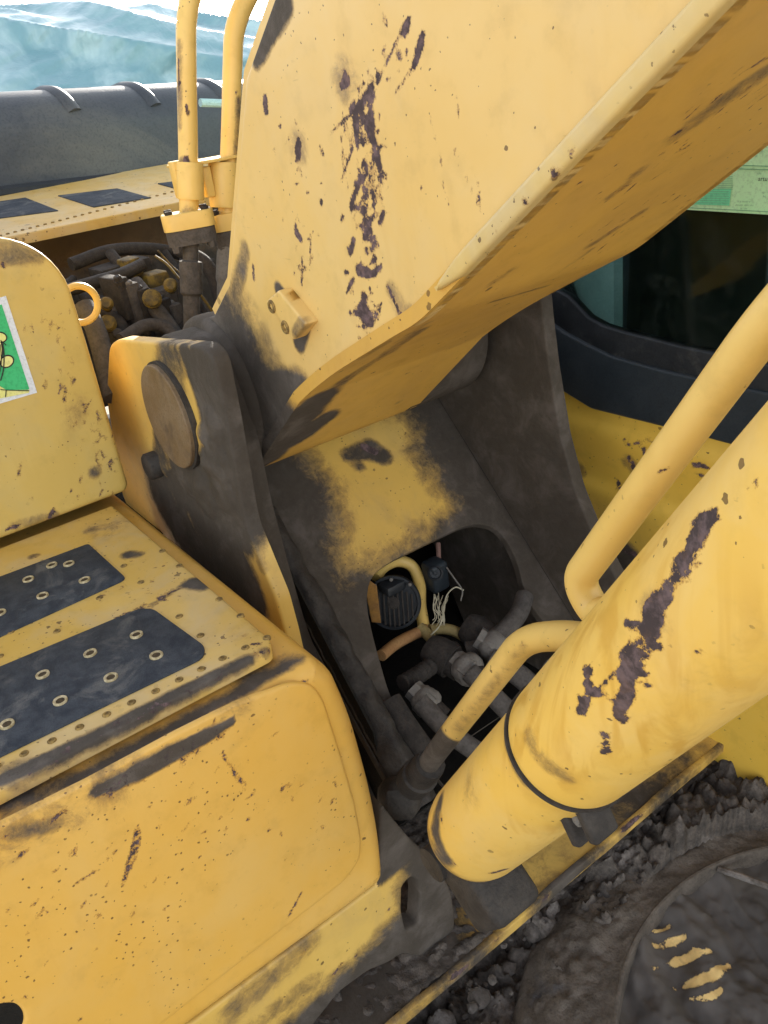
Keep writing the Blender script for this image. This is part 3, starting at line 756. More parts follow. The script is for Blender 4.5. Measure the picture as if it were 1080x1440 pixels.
doorp = sheet('door_panel', fd, door, 'yellow', tb, thick=.006, bevel=.0045, bseg=4, step=.005, rad=[0, 0, 0, 0, 0, .02, .02, .01, 0, 0, .01, .02, .02, 0, 0, 0, 0, 0], holes=[hole],
      grimes=[('135,1113,3 165,1100,7 200,1083,10 250,1055,9 290,1035,6 325,1015,2', 7, 1.15), ('0,1180,10 100,1130,10 180,1090,10', 55, .3), ('20,1170,5 75,1160,4', 14, .5), ('220,1020,14 330,990,10', 40, .25)],
      chips=scratches(135, 1114, 330, 1016, 70, 7, 11, 31, .6, 2.0)+scratches(20, 1330, 480, 1120, 34, 75, 7, 32, .6, 2.1)+scratches(30, 1240, 420, 1040, 28, 45, 12, 33, .45, 2.4)+scratches(340, 1060, 500, 1170, 14, 30, 6, 34, .6, 1.2)+['193,1163,1.6 190,1180,2.2 182,1210,2.4 172,1245,1.5', '197,1172,1.2 190,1205,1.2 180,1228,1', '201,1210,1.6', '100,1198,2 103,1202,3', '350,1152,3', '312,1058,1.2 328,1085,1.2', '329,1088,2.5 345,1104,1.2', '340,1115,1.6',
             '50,1165,1.5 62,1152,1.5', '68,1160,2 92,1138,2.4', '26,1208,1.6', '25,1205,1.2 42,1192,1', '105,1244,1 132,1226,1', '52,1290,1 62,1278,1', '36,1402,2.5', '112,1434,2.2', '135,1290,1.6 140,1286,1.6', '187,1287,1.8',
             '424,1255,1 408,1285,1.4 403,1292,1', '365,1340,1.4 395,1322,1', '135,1335,1.2', '188,1256,1.3', '152,1207,1.3', '205,1245,1.4'])
sheet('latch_hole_shade', FX(.4592), round_poly(fd.poly('-36,1422 0,1408 24,1408 38,1424 38,1442 22,1470 -34,1486'), .01, 3), 'cavity', tb, thick=.0006, bevel=0)  # thin near black plate paints the dark depth of the latch hole
# lid / step plate
ZL = -.170
fz = FZ(ZL)
lid = [np.array(p) for p in [(-.148, -.75), (-.148, -.094), (.404, -.094), (.421, -.104), (.421, -.75)]]
lidp = sheet('step_plate', fz, lid, 'boxtop', tb, thick=.017, bevel=.003, step=.006, rad=[0, .004, .01, .01, 0],
      grimes=[('0,1098,6 60,1070,8 150,1028,8 230,985,7 300,950,4 350,925,2', 10, .95), ('270,820,7 285,825,4', 13, .9), ('128,746,5', 16, .5), ('40,745,5', 30, .45), ('70,838,14', 30, .3), ('180,780,5 195,780,3', 12, .7), ('20,1085,12', 22, .5), ('255,825,2 215,850,1', 6, .6),
              ('205,858,2 195,880,1', 10, .35), ('395,905,3 370,915,3', 10, .6), ('350,885,10', 50, .22), ('150,745,10', 60, .3), ('48,782,4', 10, .6)],
      chips=scratches(10, 1095, 380, 915, 110, 4, 9, 35, .8, -.45)+scratches(20, 870, 350, 760, 50, 30, 7, 36, .7, 2.2)+scratches(100, 900, 240, 830, 30, 5, 8, 37, .7, 1.2)+['258,824,1.5 232,838,1.2', '345,893,2.5', '355,905,2 368,906,2.5', '52,783,2', '230,842,1 205,862,.8', '160,862,1', '0,1045,2'])
def ssd(c, u): return c
def pad(st, extra, rads, label=None):
    f_ = FZ(ZL+.0025); P = f_.poly(st)
    return sheet('grip_pad', f_, P, 'pad', tb, thick=.0025, bevel=.0008, bseg=2, edge=.02, rad=rads)
pad1 = pad('-200,885 124,764 178,813 -200,985', 0, [0, .006, .012, 0])
pad2 = pad('-200,1020 196,855 216,856 288,908 286,924 -200,1160', 0, [0, .008, .008, .01, .01, 0])
# screws, each a countersunk ring with a dark socket
def screw_mesh():
    V, F = lathe((0, 0, -.002), (0, 0, 1), [(0, .0082), (.0036, .0082), (.0042, .0077), (.0043, .0068), (.0030, .0050), (.0029, .0044), (.0029, .0001)], 20)
    me = mesh_obj('screw', V, F, 'screw', None, smooth=50)
    d = me.data; d.materials.append(M['screwhole'])
    for p in d.polygons:
        c = p.center
        if math.hypot(c.x, c.y) < .0048 and c.z > 0: p.material_index = 1
    return me
def rivet_mesh(name, r, mat):
    V, F = lathe((0, 0, -.002), (0, 0, 1), [(0, r), (.0028, r*.95), (.0036, r*.72), (.0037, r*.5), (.0024, r*.38), (.0024, .0001)], 14)
    return mesh_obj(name, V, F, mat, None, smooth=60)
sp = screw_mesh(); first = True
def put(proto, state, u, v, z, parent, name=None):
    p = PZ(u, v, z)-np.array(wloc(parent))
    if not state['used']: state['used'] = True; proto.parent = parent; proto.location = p; o = proto
    else: o = clone(proto, p, parent)
    o.rotation_euler = (random.uniform(-.06, .06), random.uniform(-.06, .06), random.uniform(0, 6)); return o
st_ = {'used': False}
for u, v in ((40, 815), (73, 795), (97, 793), (119, 816), (60, 838), (0, 862), (-20, 880)): put(sp, st_, u, v, ZL+.003, pad1)
for u, v in ((192, 893), (127, 919), (220, 922), (156, 953), (60, 949), (85, 986), (10, 1019), (-12, 975)): put(sp, st_, u, v, ZL+.003, pad2)
rv = rivet_mesh('rivet', .0052, 'rivet'); st_ = {'used': False}
for u, v in ((34, 1060), (73, 1042), (112, 1023), (150, 1005), (185, 988), (219, 972), (252, 956), (283, 941), (313, 926), (345, 911), (375, 897), (338, 866), (308, 843), (252, 867), (282, 894), (80, 888), (15, 889), (140, 841), (198, 819), (174, 796), (252, 796), (228, 775), (-5, 1078), (0, 923)):
    put(rv, st_, u, v, ZL, lidp)

# ================================================================== FUEL TANK
XT = -.155
tank = thing('fuel_tank', 'tall yellow tank with rounded corner and green picture sticker behind the step', 'fuel tank', (-.4, -.35, -.165))
ft = FX(XT)
tp = [np.array(p) for p in [(-.75, .285), (-.155, .285)]]
ctr = np.array((-.155, .178))
tp += [ctr+np.array((.103*math.cos(a), .103*math.sin(a))) for a in np.radians(np.linspace(84, 4, 10))]
tp += [np.array(p) for p in [(-.052, .1), (-.055, -.148), (-.062, -.159), (-.75, -.162)]]
sheet('shell', ft, tp, 'tank', tank, thick=.62, bevel=.008, bseg=4, step=.006, rad=[0]*14+[.01, 0], 
      grimes=[('120,430,6 132,470,4', 14, .75), ('133,664,4', 12, .7), ('105,580,3 175,660,3', 60, .25), ('8,355,8 50,360,3', 20, .5), ('20,740,3 75,725,3', 12, .4)],
      chips=scratches(60, 440, 160, 690, 60, 26, 8, 38, .6, 1.3)+spatter('120,560,0 165,660,0', 26, 9, 1.1, 39)+['76,718,3', '44,702,2.2', '20,740,3 10,744,2', '72,722,3 70,728,3', '90,565,1 92,545,1', '20,742,2 28,738,2', '160,605,1.2', '158,612,1.2', '155,594,1', '100,690,1.5', '30,650,1 26,668,1.5', '5,372,4', '132,608,1.4', '98,555,1.6', '115,570,1.3', '86,540,1 84,552,1'])
V, F = box((-.70, -.75, -.175), (-.20, -.075, -.160), .002)
mesh_obj('tank_gap_shade', V, F, 'cavity', tank)  # near black box stands for the gap shadow under the tank
# picture sticker
def flat(name, fr, pts2, mat, parent, h, th=.0006, **kw):
    P = np.array(pts2); n = len(P)
    V = np.concatenate([fr.to3(P, -h), fr.to3(P, -h+th)])
    F = [tuple(range(n)), tuple(range(n, 2*n))[::-1]]+[(i, (i+1) % n, n+(i+1) % n, n+i) for i in range(n)]
    return mesh_obj(name, V, F, mat, parent, smooth=0)
stk = flat('sticker', ft, ft.poly('-170,470 8,416 52,552 -130,606'), 'white', tank, .0008)
flat('green_field', ft, ft.poly('-165,482 2,428 41,547 -130,596'), 'green', stk, .0014)
def ell(fr, u, v, a, b, rot=0, n=20):
    return [fr.pick(u+a*math.cos(t)*math.cos(rot)-b*math.sin(t)*math.sin(rot), v+a*math.cos(t)*math.sin(rot)+b*math.sin(t)*math.cos(rot)) for t in np.linspace(0, 2*math.pi, n, endpoint=False)]
flat('yellow_ground', ft, ft.poly('-60,560 0,543 8,548 41,548 40,552 0,560 -60,578'), 'stkyel', stk, .002)
for (u, v, a, b, rt) in ((0, 474, 8, 6, .2), (9, 508, 9, 7, -.5), (-14, 496, 16, 26, .1)):
    flat('outline', ft, ell(ft, u, v, a+2, b+2, rt), 'ink', stk, .0021)
    flat('leaf', ft, ell(ft, u, v, a, b, rt), 'stkyel', stk, .0027)
def inkline(pts, w):
    P = [PX(u, v, XT)+np.array((.003, 0, 0)) for u, v in pts]
    return tube('outline', catmull(P, 4), w, 'ink', stk, segs=6)
inkline([(0, 547), (8, 548), (40, 549)], .0007); inkline([(8, 548), (7, 558)], .0007); inkline([(3, 482), (5, 500), (4, 520), (0, 535)], .0009); inkline([(0, 478), (8, 485)], .0007); inkline([(0, 484), (1, 512), (-3, 528)], .0006)
c = PX(112, 428, -.30)
ring = [c+.031*np.array((0, math.cos(t), math.sin(t))) for t in np.linspace(0, 2*math.pi, 33)]
tube('lifting_eye', ring, .0062, 'pipe', tank, segs=10)

# ================================================================== CYLINDER
cyl = thing('boom_cylinder', 'thick yellow hydraulic cylinder with scraped dark marks slanting up to the right', 'hydraulic cylinder', (.6, 0, -.45))
A, Cc = PY(662, 1172, 0), PY(1080, 789, 0)
Bc = PY(808, 1045, 0)
t_ = (Cc-A)/np.linalg.norm(Cc-A); tB = float((Bc-A)@t_)
L = tB+.62
prof = [(s, .0592) for s in np.linspace(tB+.004, L, 90)]
pr = [(tB-.002, .056)]+[(tB-.002, .0580), (tB+.0005, .0588)]+prof+[(L+.003, .05)]
cyl_chips = ['1003,722,5 990,738,10 977,757,9 968,775,6', '970,772,5 960,800,3.5 950,818,2.5', '985,765,2.5 982,792,2', '975,790,1.5 968,815,1.5', '925,842,8 916,862,11 915,880,8 905,888,5', '945,838,3 928,852,5', '936,850,3 930,870,2', '925,893,3 926,912,3.5',
 '897,912,4 890,935,9 880,950,8 885,968,6 876,985,7 868,1005,4', '903,938,4 912,967,1.6', '830,935,3 829,960,3 826,985,4 818,998,5', '838,978,3 850,960,1 872,944,1', '848,1030,3 853,1040,2.4 852,1052,3 847,1061,2', '1069,672,2', '1062,680,1.5 1052,690,1.5', '982,918,3', '930,870,4 918,890,2', '812,1002,2', '960,780,1.2 945,825,1', '897,905,2 902,890,1.2']
V, F = lathe(A, Cc, pr, 110)
mesh_obj('barrel', V, F, 'cyl', cyl, smooth=40, chips=cyl_chips+spatter('1000,722,0 968,775,0', 26, 7, 2.6, 6)+spatter('965,780,0 935,840,0', 24, 7, 2.2, 7)+spatter('925,842,0 905,890,0', 30, 9, 2.6, 8)+spatter('897,912,0 868,1005,0', 30, 8, 2.4, 9)+spatter('830,940,0 818,998,0', 14, 5, 2, 10)+scratches(990, 735, 880, 960, 30, 9, 40, 23, 1.0, 2.1)+spatter('850,1028,0 850,1060,0', 8, 4, 1.6, 12), chipk=1.75, chipw=.006, grimes=[('745,1040,3 790,1090,3', 18, .4), ('920,865,12', 22, .3)]+[(f'{u},{v},2 {u+18},{v+40},3 {u+14},{v+85},2', 10, .15) for u, v in ((885, 1000), (905, 985), (935, 975), (960, 950), (985, 930), (1010, 905), (1035, 890), (1055, 860))])  # looped weak strokes: faint wavy darker streaks low on the barrel
pr = [(-.006, .0), (-.006, .040), (.0, .049), (.012, .0555), (.03, .0575)]+[(s, .0575) for s in np.linspace(.04, tB-.03, 40)]+[(tB-.016, .0580), (tB-.008, .0602), (tB-.004, .0608), (tB-.002, .0600), (tB-.002, .04)]
V, F = lathe(A, Cc, pr, 90)
def end_grime(V, g):
    s = (V-A)@t_; return np.maximum(g, np.clip((.030-s)/.034, 0, 1)*.85)
mesh_obj('base_end', V, F, 'cyl', cyl, smooth=40, grime_fn=end_grime, grimes=[('728,1045,5 750,1075,7 790,1105,4', 16, .9), ('720,1070,3 740,1100,2', 16, .5), ('618,1130,6 612,1170,8 625,1205,6', 16, .8), ('660,1110,10', 40, .25)], chips=['690,1228,3 712,1222,4', '620,1140,2 622,1155,3', '640,1215,3', '735,1060,3 732,1075,2'])
pr = [(tB-.0045, .0590), (tB-.0045, .0612), (tB-.0005, .0612), (tB-.0005, .0590)]
V, F = lathe(A, Cc, pr, 80)
mesh_obj('clamp_band', V, F, 'dustdk', cyl, smooth=30)
# clamp ears under the band
for k, (u, v) in enumerate(((812, 1140), (836, 1135))):
    c = PY(u, v, -.018)
    V, F = box(c-np.array((.006, .018, .026)), c+np.array((.006, .012, .024)), .004, 3)
    V = (V-c)@rotm((0, 1, 0), -.55).T+c
    ear = mesh_obj('clamp_ear', V, F, 'greasy' if k else 'dustdk', cyl)
    if k == 0:
        q = c+np.array((.006, -.004, .003)); V, F = lathe(q-np.array((.004, 0, 0)), q+np.array((1, -.2, 0)), [(0, .008), (.010, .008), (.012, .006), (.012, 0)], 12)
        mesh_obj('bolt', V, F, 'dustlt', ear)
# foot lug with pin on the frame
V, F = box(A-np.array((.06, .035, .10)), A+np.array((.015, .035, .0)), .012, 3)
V = (V-A)@rotm((0, 1, 0), -.9).T+A-t_*.01
mesh_obj('foot_lug', V, F, 'greasy', cyl)
fp = A-t_*.06
V, F = lathe(fp+np.array((0, -.040, 0)), fp+np.array((0, 1, 0)), [(0, 0), (0, .022), (.08, .022), (.08, 0)], 28)
mesh_obj('foot_pin', V, F, 'greasy', cyl, smooth=30)
# the two oil pipes carried by the cylinder
yp = .058
pa = [PY(1130, 395, yp), PY(1065, 470, yp), PY(812, 815, yp), PY(836, 862, yp), PY(905, 872, .03)]
pa = bend(pa, [.02, .038, .02], 10)
tube('oil_pipe', pa, .0146, 'pipe', cyl, segs=28, step=.004, chips=['925,665,2 935,660,2 942,656,1.5', '858,758,1.5', '915,690,1.4', '838,812,1.4', '826,838,1.4', '848,745,1'], chipw=.004, grimes=[('838,862,6', 14, .4)])
yq = .070
pb_ = [PY(590, 1092, yq), PY(612, 1060, yq), PY(738, 897, yq), PY(800, 893, yq), PY(850, 905, .05)]
pb_ = bend(pb_, [.02, .05, .03], 10)
tube('oil_pipe', pb_, .0150, 'pipe', cyl, segs=28, step=.004, grimes=[('600,1080,20 625,1045,12', 16, 1.1), ('640,1030,4 740,910,3', 12, .25)], chips=['700,960,1', '735,905,1.2'])
q0, q1 = PY(600, 1080, yq), PY(560, 1122, yq)
V, F = join(lathe(q0, q1, [(-.02, .015), (-.02, .021), (.0, .023), (.03, .023), (.032, .027), (.07, .027), (.07, 0)], 20), lump(q1, .035, 4, .3, 2))
mesh_obj('pipe_fitting', V, F, 'greasy', cyl, smooth=40)
V, F = box(PY(800, 1190, .02)-np.array((.09, .03, .03)), PY(800, 1190, .02)+np.array((.0, .03, .0)), .008, 3)

# ================================================================== CAB
YC = .75
cab = thing('cab', 'yellow excavator cab side with black trim and dark window behind the boom', 'cab', (.3, 1.1, -.75))
fc = FY(YC)
zc1, zc2 = -.229, -.357
def cab_relief(V):
    z = V[:, 2]; r = np.zeros(len(z))
    for z0, h in ((zc1, .009), (zc2, .011)):
        r += h*np.clip((z0+.010-z)/.02, 0, 1)-h*.6*np.clip((z0-.03-z)/.05, 0, 1)
    return np.where(V[:, 1] < YC+.004, r, 0)
sheet('body_panel', fc, fc.poly('640,470 780,532 840,570 960,598 1080,629 1300,690 1300,1250 640,1050'), 'cab', cab, thick=.03, bevel=.002, step=.009, relief=cab_relief,
      chips=['878,620,3 885,625,3', '882,640,2 890,655,5 897,665,5 902,675,3', '893,622,2 905,630,3 908,643,2', '900,612,2 925,622,3 932,634,3', '867,675,3 872,688,4 880,694,2', '975,652,3 990,655,4 1000,663,2', '973,660,2 1005,680,2', '934,612,3', '916,630,2 925,640,2', '812,572,1.6', '828,570,1.5', '870,587,1.5', '830,618,1.5', '822,665,2.5', '880,775,4 895,780,4', '915,744,2', '848,710,1.5'],
      grimes=[('815,662,8', 16, .5), ('880,780,10 870,800,20', 30, .8), ('870,560,2 960,600,2', 12, .35), ('885,650,6 900,670,6', 20, .45)])
tri = fc.poly('640,360 771,446 800,466 828,481 865,499 930,517 1002,533 1080,549 1300,590 1300,697 1080,635 954,602 836,573 776,536 640,470')
sheet('lower_trim', FY(YC-.012), [p for p in tri], 'blackr', cab, thick=.03, bevel=.006, edge=.02, rad=[0]+[.01]*12+[0, 0])
seal = fc.poly('640,300 770,400 800,416 828,446 850,458 880,467 960,487 1080,512 1300,560 1300,600 1080,556 1000,540 865,506 771,452 640,370')
sheet('window_seal', FY(YC-.004), seal, 'black', cab, thick=.02, bevel=.004, edge=.02)
gl = fc.poly('640,-300 1400,-300 1400,575 1080,515 880,470 828,449 800,420 640,300')
sheet('window_glass', FY(YC+.004), gl, 'glass', cab, thick=.005, bevel=0, edge=.05)
fbk = FY(YC+.018)
sheet('dark_blind', fbk, fbk.poly('892,230 886,350 879,500 1066,545 1077,380 1084,230'), 'blind', cab, thick=.004, bevel=.0005, edge=.02)
wall('far_lining', [(-.6, 1.75, -.75), (1.6, 1.75, -.75), (1.6, 1.75, 1.1), (-.6, 1.75, 1.1)], 'cabin', cab, .02)
wall('rear_lining', [(-.6, .80, -.75), (-.6, 1.75, -.75), (-.6, 1.75, 1.2), (-.6, .80, 1.2)], 'cabin', cab, .02)
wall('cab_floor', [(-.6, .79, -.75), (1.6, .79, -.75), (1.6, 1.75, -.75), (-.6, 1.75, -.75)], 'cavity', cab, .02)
wall('roof', [(-.6, .76, 1.1), (1.6, .76, 1.1), (1.6, 1.75, 1.1), (-.6, 1.75, 1.1)], 'yellow', cab, .04)
V, F = box((.1, 1.0, -.5), (.55, 1.45, -.12), .05, 4); mesh_obj('seat', V, F, 'blackr', cab)
V, F = box((.0, 1.02, -.2), (.14, 1.43, .45), .05, 4); mesh_obj('seat', V, F, 'blackr', cab)
fn_ = FY(YC+.0025)
no = flat('window_notice', fn_, fn_.poly('840,288 966,295 1082,302 1250,313 1250,80 840,80'), 'mint', cab, .0, .0012)
def nf(st, mat, h=.0014, name='print'): return flat(name, fn_, fn_.poly(st), mat, no, h, .0004)
nf('940,266 1029,265 1026,289 940,286', 'mintdk', name='green_block')
for y in (231, 236): nf(f'900,{y-4} 1200,{y+6} 1200,{y+7.2} 900,{y-2.8}', 'mintln', name='rule')
for k in range(9): nf(f'945,{243+k*2.6} 1031,{245+k*2.6} 1031,{245.6+k*2.6} 945,{243.6+k*2.6}', 'mintln', .0016, 'rule')
for k in range(6): nf(f'945,{268+k*3.2} 1026,{269+k*3.2} 1026,{269.6+k*3.2} 945,{268.6+k*3.2}', 'mintln', .0018, 'rule')
nf('940,290 1200,303 1200,304 940,291', 'mintln', name='rule')
def text_on(s, u, v, size, parent, mat, h):
    cu = bpy.data.curves.new('letters', 'FONT'); cu.body = s; cu.size = size; cu.align_x = 'LEFT'
    o = bpy.data.objects.new('letters', cu); COL.objects.link(o)
    dg = bpy.context.evaluated_depsgraph_get(); me = bpy.data.meshes.new_from_object(o.evaluated_get(dg))
    bpy.data.objects.remove(o)
    q = fn_.pick(u, v)
    V = [fn_.to3(np.array((q[0]+p.co.x, q[1]+p.co.y)), -h) for p in me.vertices]; F = [list(p.vertices) for p in me.polygons]
    if V: mesh_obj('letters', np.array(V), F, mat, parent, smooth=0)
    bpy.data.meshes.remove(me)
text_on('artu', 1067, 254, .0085, no, 'ink', .0018)
text_on('ooo  lbo', 1058, 214, .005, no, 'mintln', .0018); text_on('oio lo ol', 1050, 221, .005, no, 'mintln', .0018)
text_on('i.e  o lmoobl oi', 1037, 284, .0035, no, 'mintln', .0018); text_on('obmofol  oblo l obo', 1035, 289, .0035, no, 'mintln', .0018); text_on('bi   oloi', 1042, 294, .0035, no, 'mintln', .0018)
text_on('ola', 1066, 245, .005, no, 'mintln', .0018); text_on('lo', 1073, 272, .004, no, 'mintln', .0018); text_on('bo', 1074, 277, .004, no, 'mintln', .0018)

# ================================================================== HOOD WITH WALKWAY
hood = thing('engine_hood', 'dusty yellow engine hood with grip strips on its flat walkway, rear of the machine', 'engine hood', (-1.0, .3, -.3))
XH = -.80
hz = PX(0, 340, XH); hz2 = PX(250, 280, XH)
za = .5*(hz[2]+hz2[2])
hr = PX(0, 272, -1.25)[2]*.5+PX(250, 236, -1.25)[2]*.5
hn = np.array((-(hr-za), 0, -(1.25-.80))); hn = np.array(((hr-za), 0, .45)); hn /= np.linalg.norm(hn)
fh = Frame((XH, 0, za), hn, (0, 1, 0), np.cross(hn, (0, 1, 0)))
wk = [(-.9, 0.0), (1.1, 0.0), (1.1, .50), (-.9, .50)]
if fh.v[0] > 0: fh.v = -fh.v
walk = sheet('walkway', fh, wk, 'hood', hood, thick=.022, bevel=.003, step=.015, chips=['30,318,1.5', '150,300,1.4', '100,308,1.2', '200,285,1.2'])
for s in ('-80,296 36,279 82,297 -80,318', '82,276 165,266 212,279 132,292', '222,259 262,254 300,266 262,270'):
    sheet('grip_pad', Frame(fh.o+fh.n*.0025, fh.n, fh.u, fh.v), fh.poly(s), 'pad', hood, thick=.0025, bevel=.0006, edge=.02)
dots = []
for k in range(26):
    u = -10+k*10.5; v = 336-u*.255
    p = fh.to3(fh.pick(u, v-4)); dots.append(lathe(p, p+fh.n, [(0, .004), (.002, .004), (.0028, .002), (.0028, 0)], 8))
V, F = join(*dots); tag(mesh_obj('rivet_row', V, F, 'rivet', walk), kind='stuff')
V, F = box((XH-.22, -.9, -.26), (XH-.20, 1.1, za-.002), .004, 2, cuts=8)
mesh_obj('front_panel', V, F, paint('hood_front_shade_paint', (.09, .045, .010), (.12, .06, .012), speck=.4, wash=.4, washc=(.16, .09, .03)), hood, grime_fn=lambda V, g: np.clip((.17-V[:, 2])/.14, 0, 1)*.9)  # hood yellow darkened to paint in the shade below the walkway

# ================================================================== GREY RIBBED GUARD AND TARPAULIN BEHIND
XD = -1.32
gd = thing('ribbed_guard', 'long dark grey rounded guard with raised ribs behind the walkway', 'guard', (XD, .4, .2))
gd.rotation_euler = (math.radians(-3.2), 0, math.radians(3.0))
zb = PX(120, 262, XD)[2]; zt = PX(120, 112, XD)[2]
prof = [(XD+.01, zb-.25), (XD+.01, zb), (XD, zb+.02), (XD-.005, zb+(zt-zb)*.45), (XD-.012, zb+(zt-zb)*.62), (XD-.05, zb+(zt-zb)*.84), (XD-.11, zb+(zt-zb)*.96), (XD-.2, zt+.0), (XD-.42, zt-.02), (XD-.42, zb-.25)]
prof = [np.array(p) for p in bend([np.array((a, b)) for a, b in prof], .05, 4)]
def extrude_y(prof, y0, y1, ny, off=0.0):
    P = np.array(prof); V = []; n = len(P)
    for j in range(ny+1):
        y = y0+(y1-y0)*j/ny
        for p in P: V.append((p[0], y, p[1]))
    F = [(j*n+i, j*n+i+1, (j+1)*n+i+1, (j+1)*n+i) for j in range(ny) for i in range(n-1)]
    F += [tuple(range(n)), tuple(range(ny*n, ny*n+n))[::-1]]
    return np.array(V), F
V, F = extrude_y(prof, -1.2, 2.2, 60)
mesh_obj('shell', V, F, 'grey', gd, smooth=30)
for u in (82, 203, 311):
    y = PX(u, 128, XD-.03)[1]
    cp = np.array((XD-.2, zb+.05))
    p2 = [p-(p-cp)/np.linalg.norm(p-cp)*.016 for p in prof if zb+(zt-zb)*.7 < p[1]]
    p2 = dense(p2, .02); p3 = [p for p in p2] 
    rib = [np.array((p[0], y+.05*max(0, (zt-p[1]))/(zt-zb)*1.2, p[1])) for p in p3]
    V, F = sweep(rib, [.027*min(1, .35+(len(rib)-1-i)/5) for i in range(len(rib))], 10); mesh_obj('rib', V, F, 'grey', gd, smooth=50)
tube('bottom_rail', [np.array((XD+.03, -1.2, zb+.004)), np.array((XD+.03, 2.2, zb+.004))], .022, 'black', gd, segs=10, step=.1)
tube('hand_rail', [PX(273, 136, -1.15), PX(420, 130, -1.15)], .011, 'cabin', gd, segs=10)
def tarp_fn(s, t):
    u = -260+s*900
    top = np.interp(u, [-260, -60, 0, 60, 110, 160, 210, 250, 300, 372, 460, 640], [60, 30, 30, 27, 20, 14, 20, 32, 40, 44, 52, 70])
    X = -1.78-.9*t**1.4
    b = PX(u, 190, -1.78); a_ = PX(u, top, -2.68)
    z = b[2]+(a_[2]-b[2])*math.sin(t*math.pi/2)**.9; y = b[1]+(a_[1]-b[1])*t
    return (X, y, z)
V, F = grid_surf(tarp_fn, 260, 80)
q = V*np.array((1.0, 1.0, 1.0))
w1 = fbm(np.stack([q[:, 1]*.9+q[:, 2]*2.2, q[:, 0]*.8, q[:, 2]*.6], 1), 2.2, 2); w2 = fbm(np.stack([q[:, 1]*1.2-q[:, 2]*3.5, q[:, 0], q[:, 2]*.3], 1), 6.0, 3)
fo = (1-np.clip(np.abs(w1)*6, 0, 1))**1.3; V[:, 0] += fo*.06+w2*.07; V[:, 2] += fo*.035
back = V.copy(); back[:, 0] -= .9; back[:, 2] = np.minimum(back[:, 2], .2)
ta = mesh_obj('tarpaulin', V, F, 'tarp', None, base=(-2.2, .5, .2), smooth=80)
tag(ta, 'crumpled pale blue tarpaulin heaped behind the grey ribbed guard', 'tarpaulin')

# ================================================================== BOOM OIL PIPES STANDING BEHIND THE BOOM
XPp = -.38
def pipe_thing(cx, label, top, parts_px, rpx, xoff):
    root = thing('hydraulic_pipe', label, 'hydraulic pipe', PX(cx, 480, XPp+xoff), 'oil pipes rising beside the boom')
    return root
r1 = thing('hydraulic_pipe', 'cream steel oil pipe at left, whose grey hose end shows fully beside the boom', 'hydraulic pipe', PX(270, 480, XPp), 'oil pipes rising beside the boom')
S1 = depth_of(PX(265, 230, XPp))/FPX
p1 = catmull([PX(310, -60, XPp), PX(274, -18, XPp), PX(263, 25, XPp), PX(262, 80, XPp), PX(264, 180, XPp), PX(265, 250, XPp), PX(266, 312, XPp)], 10)
tube('pipe', p1, 13.6*S1, 'pipe', r1, segs=24, step=.006, chips=['251,85,1.5 252,130,1.5', '262,148,2.5 265,165,2', '261,222,4 264,232,3', '252,165,2', '266,200,2', '253,115,2'], chipw=.006, grimes=[('258,230,5', 12, .5), ('252,60,2 252,180,2', 10, .45), ('266,300,6', 14, .4)])
def flange(root, u, v, wpx, hpx, depthx):
    c = PX(u, v, depthx); s = depth_of(c)/FPX; w, h = wpx*s/2, hpx*s/2
    poly = round_poly([(-w*.9, -w*.55), (w*.9, -w*.55), (w*.9, w*.55), (-w*.9, w*.55)], w*.42, 5)
    f = Frame(c+np.array((0, 0, h)), (0, 0, 1), (.35, .94, 0), (-.94, .35, 0))
    fl_ = sheet('flange', f, poly, 'pipe', root, thick=h*1.0, bevel=.003, edge=.01, grimes=[])
    f2 = Frame(c, (0, 0, 1), (.35, .94, 0), (-.94, .35, 0))
    poly2 = round_poly([(-w*.86, -w*.5), (w*.86, -w*.5), (w*.86, w*.5), (-w*.86, w*.5)], w*.45, 5)
    sheet('lower_flange', f2, poly2, 'dust', root, thick=h*.95, bevel=.003, edge=.01)
    for sx in (-1, 1):
        for sy in (-1, 1):
            q = f.to3(np.array((sx*w*.62, sy*w*.34)), 0)
            V, F = lathe(q+np.array((0, 0, -.003)), q+np.array((0, 0, 1)), [(0, .0075), (.008, .0075), (.009, .0065), (.009, .004), (.006, .004), (.006, 0)], 12)
            mesh_obj('bolt', V, F, 'dustdk', fl_, smooth=40)
            q2 = f2.to3(np.array((sx*w*.62, sy*w*.34)), h*.9)
            V, F = lathe(q2, q2-np.array((0, 0, 1)), [(0, .008), (.012, .008), (.012, 0)], 6)
            mesh_obj('nut', V, F, 'dust', fl_, smooth=20)
flange(r1, 267, 320, 80, 44, XPp)
def hose_stack(root, pts, xx, mats='dust'):
    P = [PX(u, v, xx) for u, v, r in pts]; s = depth_of(P[0])/FPX
    path = dense(P, .01)
    rr = []
    for p in path:
        vv = [720-FPX*((q-CAM)@U2)/((q-CAM)@_d) for q in (p,)][0]
        rr.append(np.interp(vv, [q[1] for q in pts], [q[2] for q in pts])*s)
    tube('hose', path, rr, mats, root, segs=20)
hose_stack(r1, [(268, 340, 11), (268, 366, 11), (268, 368, 16), (269, 412, 15.5), (269, 416, 12), (271, 500, 12)], XPp)
r2 = thing('hydraulic_pipe', 'cream steel oil pipe standing nearest the boom, its lower end hidden by it', 'hydraulic pipe', PX(330, 480, XPp-.02), 'oil pipes rising beside the boom')
p2 = catmull([PX(385, -60, XPp-.02), PX(352, -12, XPp-.02), PX(331, 40, XPp-.02), PX(327, 95, XPp-.02), PX(325, 170, XPp-.02), PX(322, 250, XPp-.02), PX(320, 310, XPp-.02)], 10)
tube('pipe', p2, 14*S1, 'pipe', r2, segs=24, step=.006, grimes=[('336,140,2 334,220,4', 10, .5)], chips=['333,130,1.3 336,150,1', '330,90,1'], chipw=.006)
